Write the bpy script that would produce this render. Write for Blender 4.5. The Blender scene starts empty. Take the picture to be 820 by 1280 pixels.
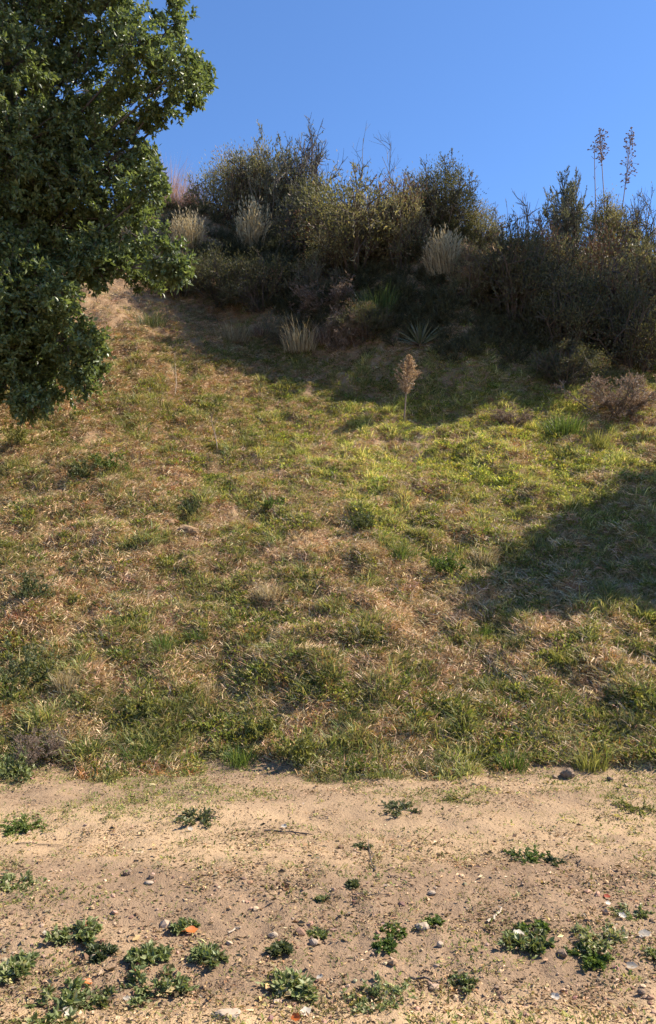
import bpy, math, random
import numpy as np
from mathutils import Vector

scene = bpy.context.scene
col = scene.collection
R = math.radians
rng = np.random.default_rng(7)

# ------------------------------------------------------------------ camera
F = 1004.0                       # focal length in photograph pixels (820 x 1280)
PITCH = R(2.85)
EYE = np.array([0.0, 0.0, 1.6])
cd = bpy.data.cameras.new("camera")
cam = bpy.data.objects.new("camera", cd)
col.objects.link(cam)
cam.location = EYE
cam.rotation_euler = (R(90) + PITCH, 0, 0)
cd.sensor_fit = 'VERTICAL'
cd.sensor_height = 24.0
cd.lens = 24.0 * F / 1280.0
cd.clip_start = 0.05
cd.clip_end = 2000
scene.camera = cam

# ------------------------------------------------------------------ sky, sun, exposure
SUN_EL, SUN_AZ = R(46), R(76)    # azimuth clockwise from +Y (to the right of the view)
SUN = np.array([math.sin(SUN_AZ) * math.cos(SUN_EL), math.cos(SUN_AZ) * math.cos(SUN_EL), math.sin(SUN_EL)])
world = bpy.data.worlds.new("World")
scene.world = world
world.use_nodes = True
wn = world.node_tree
bg = wn.nodes["Background"]
sky = wn.nodes.new("ShaderNodeTexSky")
sky.sky_type = 'NISHITA'
sky.sun_disc = False
sky.sun_elevation = SUN_EL
sky.sun_rotation = SUN_AZ
sky.altitude = 0
sky.air_density = 0.9
sky.dust_density = 0.0
sky.ozone_density = 10.0
wn.links.new(sky.outputs[0], bg.inputs[0])
bg.inputs[1].default_value = 0.105
sd = bpy.data.lights.new("sun", 'SUN')
sd.energy = 5.0
sd.angle = R(0.5)
sd.color = (1.0, 0.91, 0.78)
so = bpy.data.objects.new("sun", sd)
col.objects.link(so)
so.location = SUN * 60
so.rotation_euler = Vector(-SUN).to_track_quat('-Z', 'Y').to_euler()
scene.view_settings.view_transform = 'Standard'
scene.view_settings.look = 'None'
scene.view_settings.gamma = 1
scene.view_settings.use_curve_mapping = False
scene.view_settings.exposure = 1.15
scene.render.engine = 'CYCLES'
scene.cycles.max_bounces = 6
scene.cycles.transparent_max_bounces = 4

# ------------------------------------------------------------------ noise and terrain
def _hash(ix, iy, seed):
    h = (ix.astype(np.int64) * 374761393 + iy.astype(np.int64) * 668265263 + seed * 974634777) & 0x7fffffff
    h = ((h ^ (h >> 13)) * 1274126177) & 0x7fffffff
    return ((h ^ (h >> 16)) & 0xffff) / 65535.0

def vnoise(x, y, seed=0):
    x = np.asarray(x, float); y = np.asarray(y, float)
    ix, iy = np.floor(x), np.floor(y)
    fx, fy = x - ix, y - iy
    ux, uy = fx * fx * (3 - 2 * fx), fy * fy * (3 - 2 * fy)
    a = _hash(ix, iy, seed); b = _hash(ix + 1, iy, seed)
    c = _hash(ix, iy + 1, seed); d = _hash(ix + 1, iy + 1, seed)
    return (a + (b - a) * ux) * (1 - uy) + (c + (d - c) * ux) * uy

def fbm(x, y, seed=0, octaves=4):
    s, a, t = 0.0, 1.0, 0.0
    for o in range(octaves):
        s = s + a * vnoise(x * 2 ** o + 17.3 * o, y * 2 ** o + 5.1 * o, seed + o); t += a; a *= 0.5
    return s / t            # 0..1

def sp(d, k):
    z = np.clip(np.asarray(d, float) / k, -60, 60)
    return np.where(z > 40, np.asarray(d, float), k * np.log1p(np.exp(z)))

XS_B = [-9, -5.8, -3.5, -1.9, -0.9, 1.2, 2.36, 3.7, 6.1, 8, 12]
YS_B = [18.6, 18.4, 16.9, 16.8, 15.0, 13.1, 12.45, 12.9, 14.7, 15.5, 15.5]
XS_R = [-9, -4.2, -2.0, -0.2, 1.4, 3.1, 7.3, 12]
YS_R = [21.6, 21.0, 20.0, 19.0, 17.8, 16.7, 17.8, 18.5]

def base_line(x):
    return 5.95 + 0.30 * (fbm(x * 0.9, 0 * x + 3.3, 41, 4) - 0.5) * 2 - 0.03 * x

def scarp_line(x):
    return np.interp(x, XS_B, YS_B) + 0.5 * (fbm(x * 0.8, 0 * x, 43, 3) - 0.5)

def sstep(a, b, v):
    t = np.clip((v - a) / (b - a), 0, 1)
    return t * t * (3 - 2 * t)

def height(x, y):
    x = np.asarray(x, float); y = np.asarray(y, float)
    d = y - base_line(x)
    s0 = 0.56 + 0.06 * sstep(-1.0, -4.0, x)
    z = s0 * sp(d, 0.10)
    z = z + (1.15 - s0) * sp(y - scarp_line(x), 0.35) - 1.05 * sp(y - np.interp(x, XS_R, YS_R), 0.5)
    z = z - 0.25 * sp(y - np.interp(x, XS_R, YS_R) - 10, 3)
    hill = sstep(0.0, 1.0, d)
    far = np.exp(-np.maximum(0, np.hypot(x, y - 8) - 22) / 10)
    # spur of bare soil at the upper left, rough ground over the whole bank
    z = z + 0.75 * np.exp(-((x + 5.2) / 1.1) ** 2 - ((y - 17.2) / 1.5) ** 2)
    z = z + hill * far * (0.34 * (fbm(x * 0.7, y * 0.7, 3, 3) - 0.5) + 0.20 * (fbm(x * 2.1, y * 2.1, 9, 3) - 0.5)
                    + 0.19 * (fbm(x * 5.0, y * 5.0, 13, 2) - 0.5))
    # the dirt track: shallow ruts and crumbly soil
    tr = (1 - hill) * far
    z = z + tr * (-0.030 * np.exp(-((y - 4.75 - 0.1 * np.sin(x)) / 0.30) ** 2) - 0.035 * np.exp(-((y - 3.02) / 0.22) ** 2)
                  + 0.020 * np.exp(-((y - 3.8 - 0.15 * np.sin(1.3 * x + 1)) / 0.4) ** 2)
                  + 0.050 * (fbm(x * 1.5, y * 2.0, 21, 3) - 0.5)
                  + 0.030 * (fbm(x * 6.0, y * 7.0, 22, 2) - 0.5)
                  + 0.026 * (fbm(x * 17.0, y * 17.0, 23, 2) - 0.5) * sstep(4.9, 3.7, y))
    return z

def ray(px, py):
    c, s = math.cos(PITCH), math.sin(PITCH)
    a, b = (px - 410) / F, (640 - py) / F
    return np.array([a, c - s * b, s + c * b])

def spot(px, py):
    """the point of the ground seen at a pixel of the photograph"""
    d = ray(px, py)
    t = np.arange(1.5, 40, 0.02)
    P = EYE + t[:, None] * d
    below = P[:, 2] < height(P[:, 0], P[:, 1])
    i = int(np.argmax(below)) if below.any() else len(t) - 1
    p = P[i].copy()
    for _ in range(4):                       # a sight line that clears the ridge stops on its crest
        yr = float(np.interp(p[0], XS_R, YS_R)) + 0.2
        if p[1] > yr: p = EYE + d * (yr / d[1])
    p[2] = float(height(p[0], p[1]))
    return p

def at(px, py, y):
    """a point in the air at distance y along the view"""
    d = ray(px, py)
    return EYE + d * (y / d[1])

# ------------------------------------------------------------------ geometry helpers
def nrm(v):
    return v / np.maximum(np.linalg.norm(v, axis=-1, keepdims=True), 1e-9)

class Geo:
    def __init__(self):
        self.V, self.T, self.A, self.M, self.n = [], [], [], [], 0
    def add(self, V, T, a, m=0):
        V = np.asarray(V, float).reshape(-1, 3); T = np.asarray(T, np.int64).reshape(-1, 3)
        self.V.append(V); self.T.append(T + self.n)
        self.A.append(np.broadcast_to(np.asarray(a, float), (len(V),)).copy())
        self.M.append(np.full(len(T), m)); self.n += len(V)
    def mesh(self, name, mats, smooth=False):
        V, T = np.concatenate(self.V), np.concatenate(self.T)
        me = bpy.data.meshes.new(name)
        me.vertices.add(len(V)); me.vertices.foreach_set("co", V.astype(np.float32).ravel())
        me.loops.add(len(T) * 3); me.loops.foreach_set("vertex_index", T.astype(np.int32).ravel())
        me.polygons.add(len(T)); me.polygons.foreach_set("loop_start", np.arange(0, len(T) * 3, 3, dtype=np.int32))
        me.polygons.foreach_set("loop_total", np.full(len(T), 3, np.int32))
        me.polygons.foreach_set("material_index", np.concatenate(self.M).astype(np.int32))
        me.polygons.foreach_set("use_smooth", np.full(len(T), smooth))
        at_ = me.attributes.new("rnd", 'FLOAT', 'POINT')
        at_.data.foreach_set("value", np.concatenate(self.A).astype(np.float32))
        for m in mats: me.materials.append(m)
        me.update(calc_edges=True)
        return me
    def build(self, name, mats, parent=None, smooth=False):
        if not isinstance(mats, (list, tuple)): mats = [mats]
        o = bpy.data.objects.new(name, self.mesh(name, mats, smooth))
        col.objects.link(o)
        if parent is not None: o.parent = parent
        return o

def leaves(g, P, D, L, W, r, rnd, fold=0.25, m=0, N=None):
    """one folded pointed leaf of two triangles at every P"""
    n = len(P)
    D = nrm(D)
    if N is None: N = r.normal(size=(n, 3)) + np.array([0, 0, 0.8])
    S = nrm(np.cross(D, N)); U = np.cross(S, D)
    L = np.broadcast_to(L, (n,))[:, None]; W = np.broadcast_to(W, (n,))[:, None]
    v = np.stack([P, P + D * L * .45 + S * W / 2 + U * W * fold, P + D * L, P + D * L * .45 - S * W / 2 + U * W * fold], 1)
    i = np.arange(n)[:, None, None] * 4
    g.add(v, (i + np.array([[0, 1, 2], [0, 2, 3]])[None]), np.repeat(np.broadcast_to(rnd, (n,)), 4), m)

def blades(g, P, D, L, W, droop, r, rnd, m=0):
    """bent grass blades: a quad below and a pointed tip"""
    n = len(P)
    D = nrm(D)
    S = nrm(np.cross(D, r.normal(size=(n, 3))))
    L = np.broadcast_to(L, (n,))[:, None]; W = np.broadcast_to(W, (n,))[:, None]
    lat = nrm(D * np.array([1, 1, 0.001]))
    dr = np.broadcast_to(droop, (n,))[:, None]
    mid = P + D * L * .55 + lat * L * dr * .12 - np.array([0, 0, 1]) * L * dr * .08
    tip = P + D * L * (1 - .15 * dr) + lat * L * dr * .45 - np.array([0, 0, 1]) * L * dr * .40
    v = np.stack([P - S * W * .5, P + S * W * .5, mid + S * W * .42, mid - S * W * .42, tip], 1)
    i = np.arange(n)[:, None, None] * 5
    g.add(v, i + np.array([[0, 1, 2], [0, 2, 3], [3, 2, 4]])[None], np.repeat(np.broadcast_to(rnd, (n,)), 5), m)

def tubes(g, P, Rr, rnd, sides=3, m=0):
    """P (n,k,3) polylines, Rr (n,k) radii"""
    n, k, _ = P.shape
    T = nrm(np.gradient(P, axis=1))
    ref = np.where(np.abs(T[..., 2:3]) > .9, np.array([1., 0, 0]), np.array([0, 0, 1.]))
    A = nrm(np.cross(T, ref)); B = np.cross(T, A)
    th = np.arange(sides) / sides * 2 * math.pi
    ring = A[:, :, None] * np.cos(th)[None, None, :, None] + B[:, :, None] * np.sin(th)[None, None, :, None]
    V = P[:, :, None] + ring * Rr[:, :, None, None]
    tri = []
    for j in range(k - 1):
        for s in range(sides):
            a, b = j * sides + s, j * sides + (s + 1) % sides
            tri += [[a, b, b + sides], [a, b + sides, a + sides]]
    T3 = np.array(tri)[None] + (np.arange(n) * k * sides)[:, None, None]
    g.add(V, T3, np.repeat(np.broadcast_to(rnd, (n,)), k * sides), m)

def grow(P0, D0, L, k, r, bend=0.15, up=0.2):
    """polylines that wander: P0 (n,3) D0 (n,3) L (n,) -> (n,k,3)"""
    n = len(P0); out = [P0]; d = nrm(D0); step = (np.broadcast_to(L, (n,)) / (k - 1))[:, None]
    for _ in range(k - 1):
        out.append(out[-1] + d * step)
        d = nrm(d + r.normal(size=(n, 3)) * bend + np.array([0, 0, up]))
    return np.stack(out, 1)

def twigs(P, n, tmin, L, spread, r, k=3, up=0.25, bend=.15, taper=True):
    """n side twigs from every polyline of P"""
    m, kk, _ = P.shape
    t = r.uniform(tmin, 1, (m, n)) * (kk - 1)
    i = np.minimum(t.astype(int), kk - 2); f = (t - i)[..., None]
    idx = np.arange(m)[:, None]
    S = P[idx, i] * (1 - f) + P[idx, i + 1] * f
    D = nrm(P[idx, i + 1] - P[idx, i])
    d = nrm(D + r.normal(size=D.shape) * spread + np.array([0, 0, up]))
    ln = L * r.uniform(.6, 1.25, (m, n))
    if taper: ln = ln * (1.25 - .6 * t / (kk - 1))
    return grow(S.reshape(-1, 3), d.reshape(-1, 3), ln.ravel(), k, r, bend, up * .4)

def along(P, n, r, tmin=0.1):
    m, k, _ = P.shape
    t = r.uniform(tmin, 1, (m, n)) * (k - 1)
    i = np.minimum(t.astype(int), k - 2); f = (t - i)[..., None]; idx = np.arange(m)[:, None]
    S = P[idx, i] * (1 - f) + P[idx, i + 1] * f
    D = nrm(P[idx, i + 1] - P[idx, i])
    return S.reshape(-1, 3), D.reshape(-1, 3)

def empty(name, loc, rz=0.0, s=1.0):
    o = bpy.data.objects.new(name, None); col.objects.link(o)
    o.location = loc; o.rotation_euler = (0, 0, rz)
    o.scale = (s, s, s) if np.isscalar(s) else s
    o.empty_display_size = .1
    return o

def tag(o, label=None, cat=None, group=None, kind=None):
    if label: o["label"] = label
    if cat: o["category"] = cat
    if group: o["group"] = group
    if kind: o["kind"] = kind
    return o

# ------------------------------------------------------------------ materials
def ramp(nt, cols, src):
    n = nt.nodes.new("ShaderNodeValToRGB"); e = n.color_ramp.elements
    while len(e) < len(cols): e.new(0.5)
    for i, c in enumerate(cols):
        e[i].position = i / max(1, len(cols) - 1); e[i].color = (*c, 1)
    nt.links.new(src, n.inputs[0])
    return n.outputs[0]

def mix(nt, a, b, f, mode='MIX'):
    n = nt.nodes.new("ShaderNodeMix"); n.data_type = 'RGBA'; n.blend_type = mode
    for s, v in ((n.inputs[0], f), (n.inputs[6], a), (n.inputs[7], b)):
        if isinstance(v, (int, float)): s.default_value = v
        elif isinstance(v, tuple): s.default_value = (*v, 1)
        else: nt.links.new(v, s)
    return n.outputs[2]

def noise(nt, scale, detail=4, rough=.6, vec=None, dist=0):
    n = nt.nodes.new("ShaderNodeTexNoise")
    n.inputs["Scale"].default_value = scale; n.inputs["Detail"].default_value = detail
    n.inputs["Roughness"].default_value = rough; n.inputs["Distortion"].default_value = dist
    if vec is not None: nt.links.new(vec, n.inputs["Vector"])
    return n.outputs[0]

def attr(nt, name, kind='GEOMETRY', out='Fac'):
    n = nt.nodes.new("ShaderNodeAttribute"); n.attribute_name = name; n.attribute_type = kind
    return n.outputs[out]

def leaf_mat(name, cols, trans=.35, rough=.55, spec=.35, tint=False, tcol=None):
    m = bpy.data.materials.new(name); m.use_nodes = True; nt = m.node_tree
    p = nt.nodes["Principled BSDF"]; out = nt.nodes["Material Output"]
    c = ramp(nt, cols, attr(nt, "rnd"))
    if tint: c = mix(nt, c, attr(nt, "tint", 'INSTANCER', 'Color'), 1.0, 'MULTIPLY')
    nt.links.new(c, p.inputs["Base Color"])
    p.inputs["Roughness"].default_value = rough
    p.inputs["Specular IOR Level"].default_value = spec
    if trans > 0:
        t = nt.nodes.new("ShaderNodeBsdfTranslucent")
        tc = mix(nt, c, tcol or (1.0, 1.0, 0.55), 1.0, 'MULTIPLY')
        nt.links.new(tc, t.inputs[0])
        ms = nt.nodes.new("ShaderNodeMixShader"); ms.inputs[0].default_value = trans
        nt.links.new(p.outputs[0], ms.inputs[1]); nt.links.new(t.outputs[0], ms.inputs[2])
        nt.links.new(ms.outputs[0], out.inputs[0])
    return m

def bark_mat(name, a, b, scale=30):
    m = bpy.data.materials.new(name); m.use_nodes = True; nt = m.node_tree
    p = nt.nodes["Principled BSDF"]; tc = nt.nodes.new("ShaderNodeTexCoord")
    n = noise(nt, scale, 5, .65, tc.outputs["Object"])
    nt.links.new(ramp(nt, [a, b], n), p.inputs["Base Color"])
    p.inputs["Roughness"].default_value = .9
    bp = nt.nodes.new("ShaderNodeBump"); bp.inputs["Strength"].default_value = .5; bp.inputs["Distance"].default_value = .01
    nt.links.new(n, bp.inputs["Height"]); nt.links.new(bp.outputs[0], p.inputs["Normal"])
    return m

def soil_mat(name, hill):
    m = bpy.data.materials.new(name); m.use_nodes = True; nt = m.node_tree
    p = nt.nodes["Principled BSDF"]; tc = nt.nodes.new("ShaderNodeTexCoord"); v = tc.outputs["Object"]
    big, mid, fine, grit = noise(nt, .9, 4, .6, v), noise(nt, 6, 5, .65, v, .4), noise(nt, 45, 4, .7, v), noise(nt, 170, 2, .6, v)
    if hill:
        c = mix(nt, (.27, .175, .095), (.46, .31, .175), ramp(nt, [(0, 0, 0), (1, 1, 1)], mid))
        c = mix(nt, c, (.20, .125, .075), ramp(nt, [(0, 0, 0), (0, 0, 0), (.7, .7, .7), (1, 1, 1)], big))
    else:
        wear = attr(nt, "wear")
        pale = mix(nt, (.385, .26, .146), (.50, .35, .205), mid)
        loose = mix(nt, (.155, .10, .062), (.345, .235, .145), ramp(nt, [(0,) * 3, (.25,) * 3, (.9,) * 3, (1,) * 3], mix(nt, big, mid, .5)))
        c = mix(nt, loose, pale, wear)
    c = mix(nt, c, (.10, .065, .04), ramp(nt, [(.55,) * 3, (.1,) * 3, (0,) * 3, (0,) * 3], fine))
    c = mix(nt, c, (.62, .47, .31), ramp(nt, [(0,) * 3, (0,) * 3, (0,) * 3, (.5,) * 3], grit))
    nt.links.new(c, p.inputs["Base Color"])
    p.inputs["Roughness"].default_value = .95; p.inputs["Specular IOR Level"].default_value = .15
    h = nt.nodes.new("ShaderNodeMath"); h.operation = 'ADD'
    nt.links.new(mid, h.inputs[0]); nt.links.new(fine, h.inputs[1])
    h2 = nt.nodes.new("ShaderNodeMath"); h2.operation = 'MULTIPLY_ADD'; h2.inputs[1].default_value = .35
    nt.links.new(grit, h2.inputs[0]); nt.links.new(h.outputs[0], h2.inputs[2])
    bp = nt.nodes.new("ShaderNodeBump"); bp.inputs["Strength"].default_value = .8; bp.inputs["Distance"].default_value = .018
    nt.links.new(h2.outputs[0], bp.inputs["Height"]); nt.links.new(bp.outputs[0], p.inputs["Normal"])
    return m

def stone_mat(name, a, b):
    m = bpy.data.materials.new(name); m.use_nodes = True; nt = m.node_tree
    p = nt.nodes["Principled BSDF"]; tc = nt.nodes.new("ShaderNodeTexCoord")
    n = noise(nt, 22, 6, .7, tc.outputs["Object"])
    nt.links.new(ramp(nt, [a, b], n), p.inputs["Base Color"]); p.inputs["Roughness"].default_value = .85
    bp = nt.nodes.new("ShaderNodeBump"); bp.inputs["Strength"].default_value = .6; bp.inputs["Distance"].default_value = .006
    nt.links.new(n, bp.inputs["Height"]); nt.links.new(bp.outputs[0], p.inputs["Normal"])
    return m

M = dict(
    track=soil_mat("track_soil", False), hill=soil_mat("hillside_soil", True),
    green=leaf_mat("green_grass_blades", [(.085, .105, .034), (.20, .215, .07), (.35, .325, .125), (.56, .46, .24)], .4, tint=True),
    dry=leaf_mat("dry_grass_blades", [(.23, .145, .06), (.50, .35, .165), (.64, .48, .25), (.74, .61, .37)], .35, tint=True, tcol=(1, .9, .6)),
    straw=leaf_mat("straw_litter", [(.23, .155, .075), (.47, .335, .175), (.60, .46, .265), (.72, .60, .42)], .15, tint=True),
    oak=leaf_mat("oak_leaves", [(.065, .085, .034), (.125, .165, .06), (.195, .24, .088), (.27, .30, .13)], .45, .40, .6),
    chamise=leaf_mat("chamise_leaves", [(.10, .10, .046), (.185, .175, .083), (.28, .25, .128), (.40, .32, .19)], .42),
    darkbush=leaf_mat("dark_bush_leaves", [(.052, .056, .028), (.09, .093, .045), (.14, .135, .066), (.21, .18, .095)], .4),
    sage=leaf_mat("sage_leaves", [(.08, .085, .055), (.14, .145, .09), (.21, .205, .125), (.29, .26, .16)], .3),
    rust=leaf_mat("rust_flowers", [(.13, .068, .036), (.205, .112, .06), (.28, .16, .09), (.35, .23, .14)], .2, tcol=(1, .8, .5)),
    blond=leaf_mat("blond_grass", [(.22, .165, .09), (.40, .31, .175), (.52, .43, .26), (.62, .53, .36)], .4, tcol=(1, .92, .65)),
    pink=leaf_mat("reddish_dry_grass", [(.26, .15, .10), (.40, .25, .18), (.50, .34, .26), (.56, .42, .33)], .4, tcol=(1, .85, .65)),
    tumble=leaf_mat("grey_brown_brush", [(.12, .08, .055), (.22, .15, .105), (.32, .23, .17), (.40, .31, .24)], .3, tcol=(1, .9, .7)),
    lush=leaf_mat("lush_green_grass", [(.05, .08, .02), (.09, .14, .032), (.14, .195, .045), (.24, .27, .08)], .4),
    yellow=leaf_mat("yellow_green_weed", [(.13, .14, .04), (.22, .22, .06), (.30, .29, .09), (.38, .35, .14)], .4),
    olive=leaf_mat("olive_weed", [(.05, .065, .025), (.085, .105, .04), (.13, .145, .06), (.2, .2, .1)], .35),
    weed=leaf_mat("track_weed_leaves", [(.16, .125, .065), (.13, .165, .055), (.20, .24, .085), (.29, .31, .13), (.52, .44, .27)], .35, .5, .4),
    yucca=leaf_mat("yucca_blades", [(.06, .08, .045), (.09, .115, .065), (.13, .15, .09), (.2, .2, .13)], .15, .45, .5),
    plume=leaf_mat("dead_plume_seed", [(.26, .17, .10), (.42, .30, .18), (.54, .41, .27), (.62, .50, .36)], .3, tcol=(1, .85, .6)),
    orange=leaf_mat("orange_leaf", [(.42, .10, .02), (.5, .14, .03), (.58, .2, .05)], .3, .5),
    redleaf=leaf_mat("red_leaf", [(.30, .05, .02), (.36, .07, .03), (.42, .1, .05)], .3, .5),
    brownleaf=leaf_mat("brown_leaf", [(.16, .08, .03), (.22, .11, .045), (.28, .15, .06)], .25, .5),
    paleleaf=leaf_mat("pale_leaf", [(.36, .30, .23), (.48, .42, .33), (.60, .54, .45)], .2, .5),
    twig=bark_mat("twig_bark", (.055, .04, .03), (.14, .105, .08), 60),
    greytwig=bark_mat("grey_twig_bark", (.09, .072, .052), (.20, .165, .12), 60),
    trunk=bark_mat("oak_bark", (.05, .04, .033), (.16, .13, .105), 18),
    stick=bark_mat("pale_stick", (.36, .28, .19), (.56, .46, .34), 50),
    stalk=bark_mat("dead_stalk", (.19, .13, .10), (.32, .24, .18), 60),
    pod=bark_mat("seed_pod", (.16, .11, .10), (.30, .22, .20), 40),
    rock=stone_mat("brown_rock", (.14, .092, .058), (.27, .185, .12)),
    palerock=stone_mat("pale_rock", (.28, .205, .14), (.44, .345, .25)),
    pebble=leaf_mat("pebbles", [(.18, .12, .08), (.32, .22, .14), (.40, .29, .19), (.48, .38, .28)], 0, .9, tint=True),
)

# ------------------------------------------------------------------ the ground
gx = np.concatenate([-9 - (np.geomspace(1, 152, 17)[1:] - 1)[::-1], np.arange(-9, -2.7, .07),
                     np.arange(-2.7, 2.7, .022), np.arange(2.7, 9, .07), 9 + (np.geomspace(1, 152, 17) - 1)])
EDGE = 6.15                                               # the sheet changes from track to hillside just inside the grass

def sheet(name, ys, mat):
    X, Y = np.meshgrid(gx, ys)
    wob = 0.08 * (fbm(X * 2.2, 0 * X, 77, 3) - .5) * np.exp(-((Y - EDGE) / 0.6) ** 2) * (np.abs(X) < 12)
    Y = Y + wob
    Z = height(X, Y)
    V = np.stack([X, Y, Z], -1).reshape(-1, 3)
    nx, ny = len(gx), len(ys)
    i = (np.arange(ny - 1)[:, None] * nx + np.arange(nx - 1)[None]).ravel()
    Q = np.stack([i, i + 1, i + 1 + nx, i + nx], 1)
    me = bpy.data.meshes.new(name)
    me.vertices.add(len(V)); me.vertices.foreach_set("co", V.astype(np.float32).ravel())
    me.loops.add(len(Q) * 4); me.loops.foreach_set("vertex_index", Q.astype(np.int32).ravel())
    me.polygons.add(len(Q)); me.polygons.foreach_set("loop_start", np.arange(0, len(Q) * 4, 4, dtype=np.int32))
    me.polygons.foreach_set("loop_total", np.full(len(Q), 4, np.int32))
    me.polygons.foreach_set("use_smooth", np.full(len(Q), True))
    x, y = V[:, 0], V[:, 1]
    w = .95 * np.exp(-((y - 4.75 - .1 * np.sin(x)) / .62) ** 2) + .9 * np.exp(-((y - 2.85) / .20) ** 2) + .45 * np.exp(-((y - 5.7) / .3) ** 2)
    w = np.clip(.9 * w + 1.5 * (fbm(x * .8, y * 3.2, 91, 4) - .5) + .6 * (fbm(x * 5, y * 7, 95, 3) - .5), 0, 1)
    a = me.attributes.new("wear", 'FLOAT', 'POINT'); a.data.foreach_set("value", w.astype(np.float32))
    me.materials.append(mat); me.update(calc_edges=True)
    o = bpy.data.objects.new(name, me); col.objects.link(o); o["kind"] = "structure"
    return o

ys_t = np.concatenate([2.3 - (np.geomspace(1, 160, 18)[1:] - 1)[::-1], np.arange(2.3, EDGE - .01, .022), [EDGE]])
ys_h = np.concatenate([[EDGE], np.arange(EDGE + .05, 22.5, .065), 22.5 + (np.geomspace(1, 180, 20) - 1)])
sheet("dirt_track", ys_t, M['track'])
sheet("hillside", ys_h, M['hill'])

# ------------------------------------------------------------------ ground cover: points on the ground that carry small clumps
def scatter_object(name, protos, mats, P, rot, scl, tint, label, cat):
    """one object: its mesh holds the clump shapes and the points, a node tree sets a clump on every point"""
    g = Geo(); pid = []
    for k, pg in enumerate(protos):
        n0 = g.n
        for V, T, A, Mi in zip(pg.V, pg.T, pg.A, pg.M):
            g.V.append(V); g.T.append(T + n0); g.A.append(A); g.M.append(Mi)
        g.n += pg.n
        pid.append(np.full(pg.n, k))
    nv = g.n
    me = g.mesh(name, mats)
    n = len(P)
    me.vertices.add(n)
    co = np.empty((nv + n) * 3, np.float32); me.vertices.foreach_get("co", co)
    co = co.reshape(-1, 3); co[nv:] = P; me.vertices.foreach_set("co", co.ravel())
    def put(nm, typ, key, arr):
        a = me.attributes.new(nm, typ, 'POINT'); a.data.foreach_set(key, np.ascontiguousarray(arr, np.float32 if typ != 'INT' else np.int32).ravel())
    put("proto", 'INT', "value", np.concatenate(pid + [np.full(n, -1)]))
    z3 = np.zeros((nv, 3))
    put("rot", 'FLOAT_VECTOR', "vector", np.concatenate([z3, rot]))
    put("scl", 'FLOAT', "value", np.concatenate([np.ones(nv), scl]))
    put("tint", 'FLOAT_COLOR', "color", np.concatenate([np.ones((nv, 4)), np.concatenate([tint, np.ones((n, 1))], 1)]))
    put("pick", 'INT', "value", np.concatenate([np.zeros(nv), rng.integers(0, len(protos), n)]))
    o = bpy.data.objects.new(name, me); col.objects.link(o)
    ng = bpy.data.node_groups.new(name + "_scatter", 'GeometryNodeTree')
    ng.interface.new_socket("Geometry", in_out='INPUT', socket_type='NodeSocketGeometry')
    ng.interface.new_socket("Geometry", in_out='OUTPUT', socket_type='NodeSocketGeometry')
    N = ng.nodes.new; Lk = ng.links.new
    gi, go = N("NodeGroupInput"), N("NodeGroupOutput")
    def named(nm, t):
        q = N("GeometryNodeInputNamedAttribute"); q.data_type = t; q.inputs[0].default_value = nm
        return q.outputs[0]
    pr = named("proto", 'INT')
    def sep(k):
        c = N("FunctionNodeCompare"); c.data_type = 'INT'; c.operation = 'EQUAL'
        Lk(pr, c.inputs[2]); c.inputs[3].default_value = k
        s = N("GeometryNodeSeparateGeometry"); s.domain = 'POINT'
        Lk(gi.outputs[0], s.inputs[0]); Lk(c.outputs[0], s.inputs[1])
        return s.outputs[0]
    join = N("GeometryNodeJoinGeometry")
    for k in range(len(protos)):
        ti = N("GeometryNodeGeometryToInstance"); Lk(sep(k), ti.inputs[0]); Lk(ti.outputs[0], join.inputs[0])
    iop = N("GeometryNodeInstanceOnPoints")
    Lk(sep(-1), iop.inputs["Points"]); Lk(join.outputs[0], iop.inputs["Instance"])
    iop.inputs["Pick Instance"].default_value = True
    Lk(named("pick", 'INT'), iop.inputs["Instance Index"])
    er = N("FunctionNodeEulerToRotation"); Lk(named("rot", 'FLOAT_VECTOR'), er.inputs[0]); Lk(er.outputs[0], iop.inputs["Rotation"])
    Lk(named("scl", 'FLOAT'), iop.inputs["Scale"])
    Lk(iop.outputs[0], go.inputs[0])
    md = o.modifiers.new("scatter", 'NODES'); md.node_group = ng
    tag(o, label, cat, kind="stuff")
    return o

def tuft(n, h, w, spread, droop, r, rad=.05, seeds=False):
    g = Geo()
    a = r.uniform(0, 2 * math.pi, n); q = rad * np.sqrt(r.uniform(0, 1, n))
    P = np.stack([q * np.cos(a), q * np.sin(a), np.full(n, -.01)], 1)
    a2 = a + r.normal(0, .9, n)
    s = spread * r.uniform(.15, 1.2, n)
    D = np.stack([np.cos(a2) * s, np.sin(a2) * s, np.ones(n)], 1)
    blades(g, P, D, h * r.uniform(.45, 1.15, n), w * r.uniform(.6, 1.3, n), droop * r.uniform(.3, 1.3, n), r, r.uniform(0, 1, n))
    return g

def leafy(n, h, w, r, rad=.06):
    """low broad-leaved herb"""
    g = Geo()
    a = r.uniform(0, 2 * math.pi, n); q = rad * np.sqrt(r.uniform(0, 1, n))
    P = np.stack([q * np.cos(a), q * np.sin(a), h * r.uniform(0.05, .9, n) * (1 - .5 * (q / rad) ** 2)], 1)
    D = np.stack([np.cos(a), np.sin(a), r.uniform(-.1, 1.2, n)], 1) + r.normal(0, .4, (n, 3))
    leaves(g, P, D, w * 2.2 * r.uniform(.6, 1.3, n), w * r.uniform(.7, 1.2, n), r, r.uniform(0, 1, n))
    return g

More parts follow.
